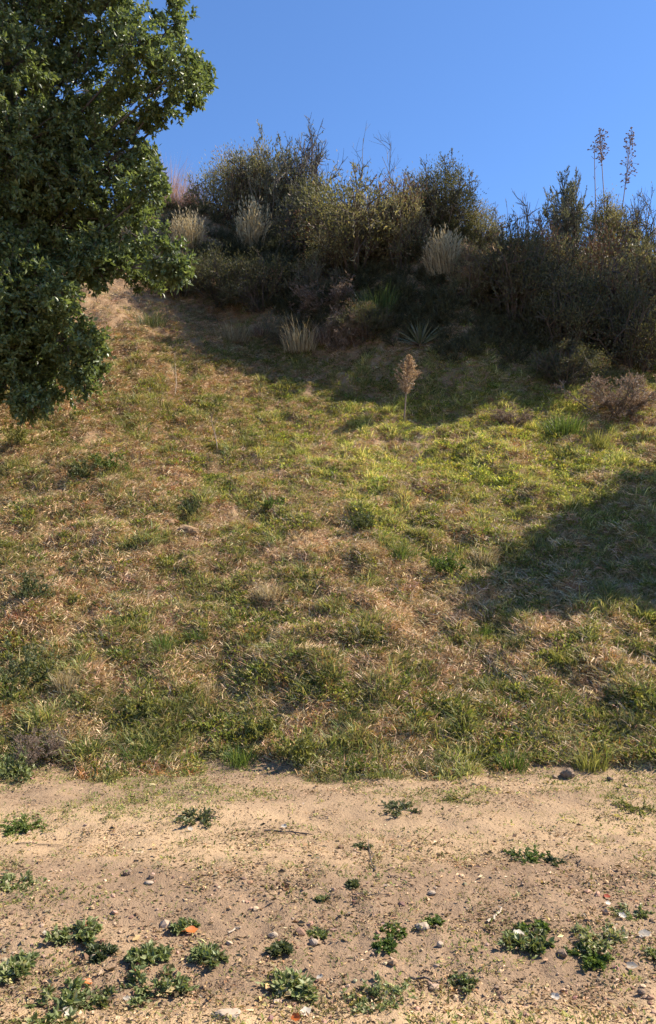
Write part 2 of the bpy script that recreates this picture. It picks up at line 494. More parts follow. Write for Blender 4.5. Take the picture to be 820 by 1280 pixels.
def mat_straw(n, r, rad=.10):
    """flattened dead blades lying in all directions"""
    g = Geo()
    P = np.stack([r.uniform(-rad, rad, n), r.uniform(-rad, rad, n), r.uniform(.004, .035, n)], 1)
    a = r.uniform(0, 2 * math.pi, n)
    D = np.stack([np.cos(a), np.sin(a), r.uniform(-.05, .3, n)], 1)
    blades(g, P, D, r.uniform(.03, .085, n), r.uniform(.003, .006, n), r.uniform(0, .5, n), r, r.uniform(0, 1, n))
    return g

def region(n, y0, y1, widen=.52, power=1.0):
    """random ground points inside a wedge a little wider than the view, denser nearby"""
    u = rng.uniform(0, 1, n)
    y = y0 * (y1 / y0) ** u if power else y0 + (y1 - y0) * u
    x = rng.uniform(-1, 1, n) * (widen * y + .5)
    return x, y

def greenness(x, y):
    b = fbm(x * 1.1, y * 1.1, 51, 4) * .24 + fbm(x * 3.6, y * 3.6, 55, 3) * .32 + fbm(x * 9, y * 9, 57, 2) * .44
    v = (b - .5) * 4.4 + .46 - .10 * sstep(8.6, 7.4, y)
    v = v + .14 * np.exp(-((y - 6.2) / .30) ** 2)                                  # the green foot of the bank
    v = v + .45 * np.exp(-((x - 1.9) / 3.0) ** 2 - ((y - 11.6) / 1.7) ** 2)           # yellow-green belt under the scarp
    v = v - .20 * np.exp(-((x + 1.5) / 2.2) ** 2 - ((y - 8.6) / 1.4) ** 2)
    v = v + .45 * sstep(-1.0, -.2, y - scarp_line(x)) * sstep(2.2, 1.0, y - scarp_line(x)) * sstep(-2.5, -1.0, x)
    v = v + .35 * np.exp(-((x - 3.2) / 1.3) ** 2 - ((y - 9.2) / 1.0) ** 2)  # denser green grass, put here also to deepen the right-hand cast shade
    v = v - .16 * np.exp(-((x - 1.2) / 1.4) ** 2 - ((y - 7.9) / .8) ** 2)
    return v

def bareness(x, y):
    b = sstep(.62, .74, fbm(x * .9 + 5, y * .9, 61, 4) * .5 + fbm(x * 3.1, y * 3.1, 63, 3) * .5)
    b = np.maximum(b, np.exp(-((x + 4.7) / 1.0) ** 2 - ((y - 16.9) / 1.6) ** 2) * 1.3)   # bare spur
    b = np.maximum(b, np.exp(-((x + 3.3) / .7) ** 2 - ((y - 11.2) / .5) ** 2) * .9)    # bare soil below the oak
    b = np.maximum(b, .9 * np.exp(-((x + 1.6) / .45) ** 2 - ((y - 9.2) / .22) ** 2))
    return np.clip(b, 0, 1)

def tint_of(x, y, base, var, seed, r=rng):
    f = fbm(x * 1.7, y * 1.7, seed, 3)[:, None]; q = r.normal(0, 1, (len(x), 1))
    t = 1 + var * (f - .5) * 2 + .18 * q
    hue = r.normal(0, .07, (len(x), 3))
    return np.clip(np.array(base)[None] * (t + hue), .15, 2.2)

def on_bank(n, y0, y1, keep):
    x, y = region(n, y0, y1)
    d = y - base_line(x)
    k = (rng.uniform(0, 1, n) < keep(x, y)) & (d > .08 - .75 * rng.uniform(0, 1, n) ** 2 * sstep(.3, .75, fbm(x * 2.5, y * .5, 29, 3)))
    x, y = x[k], y[k]
    return x, y, np.stack([x, y, height(x, y)], 1)

def rots(n, tilt=.25, lean=-.0):
    return np.stack([rng.normal(lean, tilt, n), rng.normal(0, tilt, n), rng.uniform(0, 6.28, n)], 1)

shade = lambda x, y: sstep(.3, 1.8, y - scarp_line(x))           # the steep bare scarp: thin growth
r1 = np.random.default_rng(1)

# short green grass
pr_g = [tuft(24, .078, .0044, .9, .8, r1, .045) for _ in range(6)] + [tuft(14, .13, .0042, .6, .7, r1, .035) for _ in range(2)]
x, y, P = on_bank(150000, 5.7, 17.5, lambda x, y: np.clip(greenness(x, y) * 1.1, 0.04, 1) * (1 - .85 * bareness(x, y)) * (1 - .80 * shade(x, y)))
t = tint_of(x, y, (1, 1, 1), .45, 71)
yl = np.exp(-((x - 1.7) / 2.8) ** 2 - ((y - 11.4) / 1.7) ** 2)[:, None]
t = t * (1 + yl * np.array([.85, .85, .55]))
sc = rng.uniform(.55, 1.15, len(x)) * (1 + .8 * sstep(.55, .72, fbm(x * 5, y * 5, 58, 3))) * (1 + .1 * np.exp(-((y - 6.3) / .4) ** 2))
scatter_object("green_grass", pr_g, [M['green']], P, rots(len(x)), sc, t, "short green grass growing in patches over the bank", "grass")

# broad-leaved herbs in the grass
pr_h = [leafy(26, .062, .015, r1, .06) for _ in range(6)]
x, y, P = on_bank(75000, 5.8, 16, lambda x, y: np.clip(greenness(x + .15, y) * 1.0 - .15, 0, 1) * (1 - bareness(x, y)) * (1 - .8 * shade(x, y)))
t = tint_of(x, y, (.85, 1, .9), .4, 72)
yl = np.exp(-((x - 1.7) / 2.8) ** 2 - ((y - 11.4) / 1.7) ** 2)[:, None]
t = t * (1 + yl * np.array([.85, .85, .55]))
scatter_object("low_herbs", pr_h, [M['green']], P, rots(len(x), .15), rng.uniform(.5, 1.1, len(x)) * (1 + .45 * sstep(.56, .72, fbm(x * 4.5, y * 4.5, 59, 3))), t * np.array([.95, .85, .65]), "low green herbs mixed with the grass of the bank", "ground cover")

# dry standing grass
pr_d = [tuft(22, .058, .0038, 1.2, 1.0, r1, .05) for _ in range(6)] + [tuft(14, .12, .0036, .7, .9, r1, .04) for _ in range(2)]
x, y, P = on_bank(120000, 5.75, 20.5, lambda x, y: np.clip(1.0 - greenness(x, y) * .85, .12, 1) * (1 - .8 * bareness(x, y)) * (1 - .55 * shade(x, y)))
sc = rng.uniform(.5, 1.2, len(x))
rusty = sstep(.42, .66, fbm(x * 2.6, y * 2.6, 88, 3) + .10 * sstep(.5, -1.5, x))[:, None]
scatter_object("dry_grass", pr_d, [M['dry']], P, rots(len(x), .35), sc, tint_of(x, y, (1, .97, .95), .5, 73) * (1 - rusty * np.array([.20, .46, .62])), "dry tan grass standing between the green patches of the bank", "grass")

# straw lying on the soil
pr_s = [mat_straw(26, r1, .07) for _ in range(6)]
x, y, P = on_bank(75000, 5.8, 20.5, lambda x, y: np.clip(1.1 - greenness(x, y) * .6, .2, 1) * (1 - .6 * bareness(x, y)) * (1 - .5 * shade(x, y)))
rt = rots(len(x), .12); rt[:, 0] += .5; rt = np.stack([np.full(len(x), .55) + rng.normal(0, .1, len(x)), rng.normal(0, .12, len(x)), rng.normal(0, .25, len(x))], 1)
scatter_object("straw_litter", pr_s, [M['straw']], P, rt, rng.uniform(.7, 1.3, len(x)), tint_of(x, y, (.95, .85, .78), .35, 74), "dead straw lying flat on the soil of the bank", "straw")

# scrubby undergrowth of the scarp
def scrub(r):
    g = Geo(); n = 9
    a = r.uniform(0, 6.28, n); D = np.stack([np.cos(a), np.sin(a), r.uniform(.5, 1.6, n)], 1)
    s_ = grow(np.zeros((n, 3)) + r.normal(0, .03, (n, 3)) * np.array([1, 1, 0]), D, r.uniform(.2, .42, n), 4, r, .2, .1)
    t1 = twigs(s_, 6, .1, .14, .8, r, 3, .2)
    tubes(g, s_, np.full((n, 4), .004), .1, 3); tubes(g, t1, np.full((len(t1), 3), .0025), .1, 3)
    P, D = along(t1, 9, r, .1)
    leaves(g, P, D + r.normal(0, .6, D.shape), .035 * r.uniform(.6, 1.2, len(P)), .012, r, np.clip(r.normal(.5, .25, len(P)), 0, 1))
    return g
pr_u = [scrub(r1) for _ in range(6)]
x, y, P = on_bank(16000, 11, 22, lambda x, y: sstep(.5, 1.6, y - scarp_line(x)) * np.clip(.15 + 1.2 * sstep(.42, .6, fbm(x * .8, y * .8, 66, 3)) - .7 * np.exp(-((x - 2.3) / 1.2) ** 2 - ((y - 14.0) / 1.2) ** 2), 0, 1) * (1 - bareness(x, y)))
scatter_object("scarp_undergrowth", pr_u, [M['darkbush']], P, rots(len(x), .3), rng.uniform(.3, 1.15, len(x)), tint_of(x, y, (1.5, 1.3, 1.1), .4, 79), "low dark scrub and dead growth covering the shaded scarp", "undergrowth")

# thin growth and litter on the track
pr_t = [tuft(12, .035, .004, 1.2, .9, r1, .05) for _ in range(5)] + [leafy(9, .02, .008, r1, .03) for _ in range(2)]
n = 46000
x, y = region(n, 2.6, 6.2)
k = rng.uniform(0, 1, n) < (.05 + .9 * sstep(.42, .62, fbm(x * 1.6, y * 3.2, 81, 4)) * (sstep(4.6, 5.5, y) + .30 * sstep(-.6, -1.2, x) + .15) + .6 * sstep(5.6, 6.0, y)) * .75
x, y = x[k], y[k]; P = np.stack([x, y, height(x, y)], 1)
scatter_object("thin_track_grass", pr_t, [M['green']], P, rots(len(x), .2), rng.uniform(.45, 1.2, len(x)), tint_of(x, y, (1.0, 1.05, .85), .3, 75), "thin short grass coming up through the dirt track", "grass")

def chips(n, r, rad=.06, lo=.008, hi=.02):
    g = Geo()
    P = np.stack([r.uniform(-rad, rad, n), r.uniform(-rad, rad, n), r.uniform(.001, .006, n)], 1)
    a = r.uniform(0, 6.28, n)
    D = np.stack([np.cos(a), np.sin(a), r.uniform(-.1, .25, n)], 1)
    L = r.uniform(lo, hi, n)
    leaves(g, P, D, L, L * r.uniform(.2, .6, n), r, r.uniform(0, 1, n), .3)
    return g
pr_c = [chips(10, r1) for _ in range(8)] + [chips(4, r1, .08, .015, .034)]
n = 17000
x, y = region(n, 2.6, 6.3)
k = rng.uniform(0, 1, n) < .16 + .35 * sstep(-.2, -.7, x) * sstep(3.9, 3.3, y) + .8 * sstep(.45, .68, fbm(x * 2.3, y * 4, 83, 4))
x, y = x[k], y[k]; P = np.stack([x, y, height(x, y)], 1)
scatter_object("leaf_litter", pr_c, [M['straw']], P, rots(len(x), .08), rng.uniform(.5, 1.4, len(x)), tint_of(x, y, (.72, .63, .55), .4, 76) * rng.choice([.25, .5, .8, .9, 1.2], len(x))[:, None], "crumbled dry leaves and straw bits on the dirt track", "litter")

def lump(r, s=1.0, sub=1):
    """an uneven pebble: a jittered icosahedron"""
    ph = (1 + 5 ** .5) / 2
    V = np.array([[-1, ph, 0], [1, ph, 0], [-1, -ph, 0], [1, -ph, 0], [0, -1, ph], [0, 1, ph], [0, -1, -ph], [0, 1, -ph], [ph, 0, -1], [ph, 0, 1], [-ph, 0, -1], [-ph, 0, 1]], float)
    T = [[0, 11, 5], [0, 5, 1], [0, 1, 7], [0, 7, 10], [0, 10, 11], [1, 5, 9], [5, 11, 4], [11, 10, 2], [10, 7, 6], [7, 1, 8],
         [3, 9, 4], [3, 4, 2], [3, 2, 6], [3, 6, 8], [3, 8, 9], [4, 9, 5], [2, 4, 11], [6, 2, 10], [8, 6, 7], [9, 8, 1]]
    V = nrm(V); T = np.array(T)
    for _ in range(sub):
        E = {}; V = list(V); T2 = []
        def midp(a, b):
            key = (min(a, b), max(a, b))
            if key not in E: E[key] = len(V); V.append(nrm(V[a] + V[b]))
            return E[key]
        for a, b, c in T:
            ab, bc, ca = midp(a, b), midp(b, c), midp(c, a)
            T2 += [[a, ab, ca], [b, bc, ab], [c, ca, bc], [ab, bc, ca]]
        V = np.array(V); T = np.array(T2)
    V = V * (1 + r.normal(0, .10, (len(V), 1)))
    o = r.normal(size=(3, 3)); 
    for k in range(3):                                      # flat facets
        q = nrm(o[k]); dd = V @ q; V = V - np.maximum(dd - .62, 0)[:, None] * q
    return V * s, T
pr_p = []
for _ in range(6):
    g = Geo(); V, T = lump(r1, .009, 0); V = V * np.array([1, r1.uniform(.6, 1), .6]); g.add(V, T, r1.uniform(0, 1)); pr_p.append(g)
n = 6000
x, y = region(n, 2.6, 6.4)
k = rng.uniform(0, 1, n) < .07 + .9 * sstep(.45, .7, fbm(x * 1.9, y * 2.6, 85, 4)) * sstep(5.2, 3.6, y)
x, y = x[k], y[k]; P = np.stack([x, y, height(x, y) + .002], 1)
scatter_object("soil_crumbs", pr_p, [M['pebble']], P, rots(len(x), .3), .35 + rng.gamma(1.6, .38, len(x)), tint_of(x, y, (.85, .76, .70), .3, 78), "crumbs of soil and grit loose on the dirt track", "grit")

# ------------------------------------------------------------------ oak at the upper left
def broad_tree(label, group, trunk_at, trunk_h, clusters, per, leaf, seed, mat):
    r = np.random.default_rng(seed)
    root = empty("oak_tree", trunk_at); tag(root, label, "tree", group)
    B = np.asarray(trunk_at, float)
    top = np.array([0, 0, trunk_h])
    tr = Geo()
    t = np.linspace(0, 1, 9)[:, None]
    line = top * t + np.stack([.10 * np.sin(3 * t[:, 0]), .08 * np.sin(4 * t[:, 0] + 1), 0 * t[:, 0]], 1)
    line[0, 2] -= .25
    tubes(tr, line[None], (np.linspace(.20, .12, 9) + .10 * np.exp(-np.linspace(0, 9, 9)))[None], .5, 10)
    tr.build("trunk", M['trunk'], root, True)
    br, lf = Geo(), Geo()
    for c in clusters:
        C = np.array(c[:3]) - B; rad = c[3]; n = int(per * rad ** 2 * (c[4] if len(c) > 4 else 1))
        s0 = line[r.integers(4, 9)]
        k = np.linspace(0, 1, 7)[:, None]
        mid = (s0 + C) / 2 + np.array([0, .7, .35 * rad]) + r.normal(0, .15, 3)
        limb = (1 - k) ** 2 * s0 + 2 * k * (1 - k) * mid + k ** 2 * C
        tubes(br, limb[None], np.linspace(.045, .008, 7)[None], .5, 5)
        # twigs that radiate through the clump, each ending in a spray of leaves
        m = max(26, n // 16)
        d = nrm(r.normal(size=(m, 3)) + np.array([0, 0, .15]))
        q = rad * r.uniform(.35, 1.0, m) ** .6
        q = q * (1 + .25 * r.normal(size=m) * .6)
        start = C + d * (q * .35)[:, None]
        tw = grow(start, d + np.array([0, 0, -.1]), q * .65, 4, r, .22, -.03)
        tubes(br, tw, np.linspace(.008, .002, 4)[None].repeat(m, 0), .5, 3)
        sub = twigs(tw, 4, .35, .16, .8, r, 3, .0)
        Pl, Dl = along(sub, 9, r, .05)
        Pe, De = along(tw, 9, r, .4)
        P = np.concatenate([Pl, Pe]); D = np.concatenate([Dl, De])
        D = nrm(D * .6 + r.normal(size=D.shape) * .75 + np.array([0, 0, -.15]))
        nn = len(P)
        leaves(lf, P + r.normal(0, .012, P.shape), D, leaf * r.uniform(.65, 1.25, nn), leaf * .55 * r.uniform(.7, 1.2, nn), r,
               np.clip(r.beta(2, 2.6, nn) + r.normal(0, .05), 0, 1), .18)
    br.build("branches", M['trunk'], root)
    lf.build("crown", mat, root)
    return root

ra = np.random.default_rng(21)
cl = []
spec = [(40, 40, 85), (125, 25, 62), (215, 30, 34), (222, 88, 36), (240, 112, 24), (250, 96, 16), (200, 128, 26), (170, 60, 48), (85, 120, 85), (160, 140, 46), (20, 185, 85),
        (120, 215, 74), (178, 205, 32), (185, 238, 30), (60, 290, 84), (150, 285, 55), (200, 322, 30), (222, 338, 18), (180, 345, 22), (15, 375, 84), (60, 370, 45), (30, 420, 60), (10, 440, 60), (75, 375, 30), (85, 425, 40), (118, 442, 24),
        (62, 468, 46), (20, 475, 52), (105, 475, 22), (40, 505, 20), (0, 300, 80), (0, 100, 90), (65, 200, 70), (110, 318, 40), (150, 332, 28), (125, 335, 26)]
for px, py, rp in spec:
    yy = 10.3 + ra.uniform(-.55, .55)
    c = at(px, py, yy); cl.append((*c, rp * 1.0 * yy / F))
for px, py, rp in [(60, -70, 90), (160, -60, 60), (-60, 30, 95), (-70, 170, 100), (-80, 310, 100), (-70, 430, 80), (-40, -140, 100), (-170, 240, 110), (-170, 90, 110), (-160, -50, 100), (-180, 370, 90)]:
    yy = 10.6 + ra.uniform(-.9, .9)
    c = at(px, py, yy); cl.append((*c, rp * yy / F, .5))
for _ in range(9):                                               # the far side of the crown
    c = at(ra.uniform(-160, 120), ra.uniform(-60, 380), 11.6 + ra.uniform(0, .9)); cl.append((*c, .85, .45))
tx, ty = -5.75, 10.9
broad_tree("large dark green oak with glossy leaves filling the upper left", "oaks on the bank", (tx, ty, float(height(tx, ty))), 3.0, cl, 4200, .072, 5, M['oak'])

# the tree whose shade lies on the grass at the right, just outside the picture
cl2 = []
shp = spot(745, 690)
for a, b, s in [(655, 735, 6.6), (690, 700, 6.7), (725, 730, 6.7), (730, 670, 6.6), (780, 640, 6.6), (770, 700, 6.9), (820, 610, 6.7), (830, 670, 7.0), (835, 720, 7.1), (890, 640, 7.2), (800, 745, 6.9), (690, 745, 6.6), (900, 700, 7.2), (760, 690, 7.6), (800, 660, 8.0), (850, 700, 8.2), (900, 660, 8.2), (920, 720, 8.0), (770, 740, 7.7)]:
    g0 = spot(min(a, 819), b); g0 = g0 + np.array([(a - min(a, 819)) / F * g0[1], 0, 0])
    cl2.append((*(g0 + SUN * s), .52))
tx, ty = 7.9, 11.9
broad_tree("oak standing on the bank beyond the right edge, its shade on the grass", "oaks on the bank", (tx, ty, float(height(tx, ty))), 2.4, cl2, 5200, .056, 6, M['oak'])

r3 = np.random.default_rng(33)
cl3 = []  # added unseen tree: crown clumps set along sun rays to shade the scarp
for a, b in [(385, 440), (440, 452), (500, 468), (555, 480), (605, 490), (655, 488), (705, 470), (470, 430), (540, 448), (620, 452), (680, 445), (430, 425), (580, 420), (520, 425), (740, 455)]:
    p3 = spot(a, b); c3 = p3 + SUN * ((8.9 + r3.normal(0, .25) - p3[0]) / SUN[0])
    cl3.append((*c3, .55))
tx, ty = 9.3, 14.7
broad_tree("unseen tall oak added beyond the right edge to shade the scarp", "oaks on the bank", (tx, ty, float(height(tx, ty))), 3.6, cl3, 5600, .072, 8, M['oak'])

# ------------------------------------------------------------------ shrubs of the scarp and the ridge
def shrub_geo(seed, w, h, stems=13, n1=7, n2=5, nl=13, leaf=(.045, .016), spread=.5, up=.22, tips=0.0, leafless=.0, brush=.75, clumps=0):
    r = np.random.default_rng(seed)
    a = r.uniform(0, 6.28, stems); s = np.sqrt(r.uniform(.0, 1, stems))
    D = np.stack([np.cos(a) * s * w * .5, np.sin(a) * s * w * .5, h * (.84 - .38 * s ** 2)], 1)
    P0 = np.stack([np.cos(a) * s * .15, np.sin(a) * s * .15, np.full(stems, -.08)], 1)
    L = np.linalg.norm(D, axis=1) * r.uniform(.78, .98, stems)
    S = grow(P0, D, L, 6, r, .16, .03)
    T1 = twigs(S, n1 + 1, .06, h * .24, 1.1, r, 4, up, taper=False)
    T2 = twigs(T1, n2, .15, h * .13, brush, r, 3, up)
    b, f = Geo(), Geo()
    if clumps:                                                   # leafy twig ends gathered in soft mounds
        nc = clumps; uu = r.uniform(0, 6.28, nc); ev = np.arcsin(r.uniform(.0, 1, nc))
        rr = r.uniform(.62, 1.0, nc)
        C = np.stack([np.cos(uu) * np.cos(ev) * w * .5 * rr, np.sin(uu) * np.cos(ev) * w * .5 * rr, (.10 + .74 * np.sin(ev) * rr) * h], 1)
        per = 105; rad = r.uniform(.05, .10, nc)
        off = r.normal(size=(nc, per, 3)) * rad[:, None, None] * np.array([1, 1, .8])
        P = (C[:, None] + off).reshape(-1, 3)
        Dd = nrm(nrm(off) + nrm(C)[:, None] * .6 + np.array([0, 0, .5])).reshape(-1, 3) + r.normal(0, .35, (nc * per, 3))
        n = nc * per
        rn = np.clip(np.repeat(r.uniform(.15, .85, nc), per) + r.normal(0, .15, n), 0, 1)
        tip = np.repeat(r.uniform(0, 1, nc) < tips * (.4 + C[:, 2] / h), per) & (r.uniform(0, 1, n) < .6)
        for sel, mm in ((~tip, 0), (tip, 1)):
            if sel.any(): leaves(f, P[sel], Dd[sel], leaf[0] * 1.1 * r.uniform(.6, 1.3, sel.sum()), leaf[1] * r.uniform(.7, 1.3, sel.sum()), r, rn[sel], .2, mm)
        tw = grow(C * .55, C - C * .55 + np.array([0, 0, .05]), np.linalg.norm(C, axis=1) * .5, 4, r, .1, .02)
        tubes(b, tw, np.linspace(.006, .002, 4)[None].repeat(nc, 0), .5, 3)
    tubes(b, S, np.linspace(.020, .006, 6)[None].repeat(stems, 0) * h * .8, .5, 4)
    tubes(b, T1, np.linspace(.006, .0025, 4)[None].repeat(len(T1), 0), .5, 3)
    tubes(b, T2, np.linspace(.0035, .0015, 3)[None].repeat(len(T2), 0), .5, 3)
    if nl:
        keep = r.uniform(0, 1, len(T2)) > leafless
        T2 = T2[keep]
        P, Dd = along(T2, nl, r, .05)
        n = len(P)
        Dd = nrm(Dd + r.normal(size=Dd.shape) * .6)
        m = np.zeros(n, int)
        if tips > 0:                                             # dried flower heads on the outer twigs
            zt = sstep(.45, .95, P[:, 2] / h)
            tip = np.repeat(r.uniform(0, 1, len(T2)) , nl) < tips * zt * 1.6
        else: tip = np.zeros(n, bool)
        L_, W_ = leaf[0] * r.uniform(.6, 1.3, n), leaf[1] * r.uniform(.7, 1.3, n)
        rn = np.clip(np.repeat(r.uniform(.1, .9, len(T2)), nl) + r.normal(0, .15, n), 0, 1)
        leaves(f, P[~tip], Dd[~tip], L_[~tip], W_[~tip], r, rn[~tip], .2, 0)
        if tip.any(): leaves(f, P[tip], Dd[tip], L_[tip], W_[tip], r, rn[tip], .2, 1)
    return b, f

shrub_cache = {}
def shrub(kind, seed, w, h):
    """mesh pair of a kind of shrub at unit height"""
    key = (kind, seed)
    if key in shrub_cache: return shrub_cache[key]
    asp = w / h
    if kind == 'chamise':
        b, f = shrub_geo(100 + seed, asp, 1.0, 24, 8, 5, 9, (.030, .0105), .95, .05, .12, clumps=64); mats = [M['chamise'], M['rust']]
    elif kind == 'rusty':
        b, f = shrub_geo(200 + seed, asp, 1.0, 24, 8, 5, 9, (.030, .011), .95, .05, .85, clumps=64); mats = [M['chamise'], M['rust']]
    elif kind == 'dark':
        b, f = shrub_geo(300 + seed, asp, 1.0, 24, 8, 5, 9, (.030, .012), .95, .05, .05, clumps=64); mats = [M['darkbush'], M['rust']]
    elif kind == 'sage':
        b, f = shrub_geo(400 + seed, asp, 1.0, 20, 8, 5, 16, (.034, .010), .8, .18); mats = [M['sage'], M['tumble']]
    elif kind == 'sparse':
        b, f = shrub_geo(500 + seed, asp, 1.0, 22, 8, 7, 4, (.028, .011), .8, .05, .0, .5); mats = [M['sage'], M['rust']]
    elif kind == 'bare':
        b, f = shrub_geo(600 + seed, asp, 1.0, 8, 6, 4, 0, spread=.7, up=.1, brush=.6); mats = None
    elif kind == 'brush':
        b, f = shrub_geo(700 + seed, asp, 1.0, 24, 8, 6, 10, (.05, .012), .9, .05, brush=.9); mats = [M['tumble'], M['tumble']]
    bm = b.mesh("branches", [M['greytwig'] if kind in ('bare', 'brush', 'sage') else M['twig']])
    fm = f.mesh("foliage", mats) if mats else None
    shrub_cache[key] = (bm, fm)
    return bm, fm

def put_shrub(kind, seed, px, base, top, w_px, label, name="shrub", cat="bush", group="shrubs on the ridge and scarp", sink=.0, push=0.0):
    p = spot(px, base)
    if push: 
        p = p + np.array([p[0] / p[1] * push, push, 0]); p[2] = float(height(p[0], p[1]))
    yy = p[1]
    tp = at(px, top, yy)
    h = max(.2, tp[2] - p[2]) + sink
    w = w_px * yy / F
    bm, fm = shrub(kind, seed, w, h)
    root = empty(name, (p[0], p[1], p[2] - sink), rng.uniform(0, 6.28), (1, 1, 1))
    # fit the unit shrub to the wanted size
    hh, ww = 0, 0
    for me in [q for q in (bm, fm) if q is not None]:
        co = np.empty(len(me.vertices) * 3, np.float32); me.vertices.foreach_get("co", co); co = co.reshape(-1, 3)
        hh = max(hh, np.percentile(co[:, 2], 99.3)); ww = max(ww, np.percentile(np.hypot(co[:, 0], co[:, 1]), 97) * 2)
    root.scale = (1.14 * w / ww, 1.14 * w / ww, .86 * h / hh)
    tag(root, label, cat, group)
    o = bpy.data.objects.new("branches", bm); col.objects.link(o); o.parent = root
    if fm is not None:
        o = bpy.data.objects.new("foliage", fm); col.objects.link(o); o.parent = root
    return root

S_ = put_shrub
S_('chamise', 1, 288, 262, 178, 95, "twiggy olive shrub on the skyline, first right of the oak")
S_('sage', 1, 345, 262, 160, 90, "grey-green upright shrub on the skyline under the bare tree")
S_('sparse', 1, 378, 235, 140, 78, "nearly bare round shrub standing highest on the left skyline", "bare_shrub")
S_('chamise', 2, 322, 262, 165, 70, "dark upright shrub on the skyline beside the nearly bare one")
S_('chamise', 3, 445, 335, 200, 150, "widest rounded brown-olive shrub below the middle of the skyline")
S_('rusty', 1, 500, 330, 210, 80, "brown shrub leaning on the right side of the widest rounded one")
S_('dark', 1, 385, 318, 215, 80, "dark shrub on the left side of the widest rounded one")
S_('dark', 2, 553, 285, 190, 92, "dark green shrub with pointed tops on the middle skyline")
S_('chamise', 4, 525, 285, 210, 60, "low olive shrub left of the dark one with pointed tops")
S_('chamise', 5, 600, 300, 248, 60, "low olive scrub in the dip of the skyline")
S_('bare', 1, 655, 295, 222, 60, "leafless dead shrub with fanned twigs on the skyline", "dead_shrub")
S_('sage', 2, 706, 292, 200, 62, "tall grey-green airy shrub left of the seed stalks")
S_('chamise', 6, 758, 320, 234, 62, "olive shrub at the foot of the seed stalks")
S_('sparse', 2, 798, 300, 228, 55, "open twiggy shrub right of the seed stalks at the picture edge")
S_('dark', 3, 640, 395, 268, 110, "dark rust-tipped shrub below the dead fanned shrub")
S_('rusty', 2, 680, 375, 272, 90, "rust-brown shrub in the middle of the right scarp")
S_('rusty', 3, 745, 420, 275, 110, "tallest rust-topped shrub on the right scarp")
S_('chamise', 7, 812, 425, 280, 100, "olive shrub on the scarp cut by the right picture edge")
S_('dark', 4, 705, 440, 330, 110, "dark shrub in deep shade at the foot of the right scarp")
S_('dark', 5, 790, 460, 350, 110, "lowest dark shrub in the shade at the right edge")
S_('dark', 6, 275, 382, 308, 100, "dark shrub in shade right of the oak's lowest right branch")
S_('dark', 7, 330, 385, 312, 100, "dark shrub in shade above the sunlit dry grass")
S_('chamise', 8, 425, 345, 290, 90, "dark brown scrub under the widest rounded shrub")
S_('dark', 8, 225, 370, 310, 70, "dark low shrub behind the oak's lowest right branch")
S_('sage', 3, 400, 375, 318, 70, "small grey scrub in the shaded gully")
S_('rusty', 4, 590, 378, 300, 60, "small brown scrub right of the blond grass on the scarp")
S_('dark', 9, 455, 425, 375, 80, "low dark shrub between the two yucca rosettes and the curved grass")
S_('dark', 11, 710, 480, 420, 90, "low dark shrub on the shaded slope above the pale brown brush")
S_('sage', 4, 350, 430, 385, 60, "small grey scrub at the left end of the curved grass")
S_('brush', 1, 412, 395, 348, 92, "pinkish grey dry brush heaped at the foot of the scarp", "dry_brush", "brush", "dry brush below the scarp")
S_('brush', 2, 640, 532, 503, 50, "small brown dry brush at the edge of the shade", "dry_brush", "brush", "dry brush below the scarp")
S_('brush', 3, 770, 515, 465, 120, "wide pale brown dry brush at the right edge below the scarp", "dry_brush", "brush", "dry brush below the scarp")
S_('brush', 4, 430, 435, 380, 50, "upright rusty dry brush right of the blond curved grass", "dry_brush", "brush", "dry brush below the scarp")
S_('brush', 5, 48, 950, 905, 70, "grey dry brush at the foot of the bank on the far left", "dry_brush", "brush", "dry brush at the foot of the bank")

def grass_bunch(px, base, top, w_px, mat, label, n=260, blade=.008, droop=.5, seed=0, name="grass_bunch", group="bunches of tall grass", spread=None, heads=False, cat="grass"):
    r = np.random.default_rng(900 + seed)
    p = spot(px, base); yy = p[1]
    h = at(px, top, yy)[2] - p[2]; w = w_px * yy / F
    g = Geo()
    a = r.uniform(0, 6.28, n); q = .34 * w * r.uniform(0, 1, n)
    P = np.stack([q * np.cos(a), q * np.sin(a), np.full(n, -.03)], 1)
    s = (spread if spread is not None else .26 * w / h) * r.uniform(0, 1.3, n)
    a2 = a + r.normal(0, .6, n)
    D = np.stack([np.cos(a2) * s, np.sin(a2) * s, np.ones(n)], 1)
    L = h * r.uniform(.35, 1.1, n) * (1 - .25 * (q / (.34 * w)) ** 2)
    blades(g, P, D, L, blade * r.uniform(.6, 1.3, n), droop * r.uniform(.2, 1.2, n), r, r.uniform(0, 1, n))
    if heads:                                                    # feathery heads on the upper half
        kk = r.uniform(0, 1, n) < .5
        for f in (.62, .72, .82, .92):
            Q = P[kk] + nrm(D[kk]) * (L[kk] * f)[:, None]
            leaves(g, Q, nrm(D[kk]) + r.normal(0, .3, (kk.sum(), 3)), h * .09, h * .022, r, r.uniform(.4, 1, kk.sum()))
    o = g.build(name, mat)
    o.location = p
    tag(o, label, cat, group)
    return o
gb = grass_bunch
gb(234, 312, 262, 52, M['blond'], "pale blond grass bunch right of the oak on the shaded scarp", 480, .009, .8, 1, heads=True)
gb(316, 316, 248, 52, M['blond'], "pale blond grass bunch catching light under the left skyline shrubs", 480, .009, .8, 2, heads=True)
gb(555, 346, 282, 58, M['blond'], "tall blond grass bunch above the bare soil of the scarp", 620, .009, .7, 3, heads=True)
gb(212, 238, 182, 84, M['pink'], "reddish dry grass on the skyline touching the oak", 700, .006, .5, 4)
gb(240, 232, 213, 60, M['pink'], "low reddish dry grass on the skyline right of the oak", 700, .006, .5, 5)
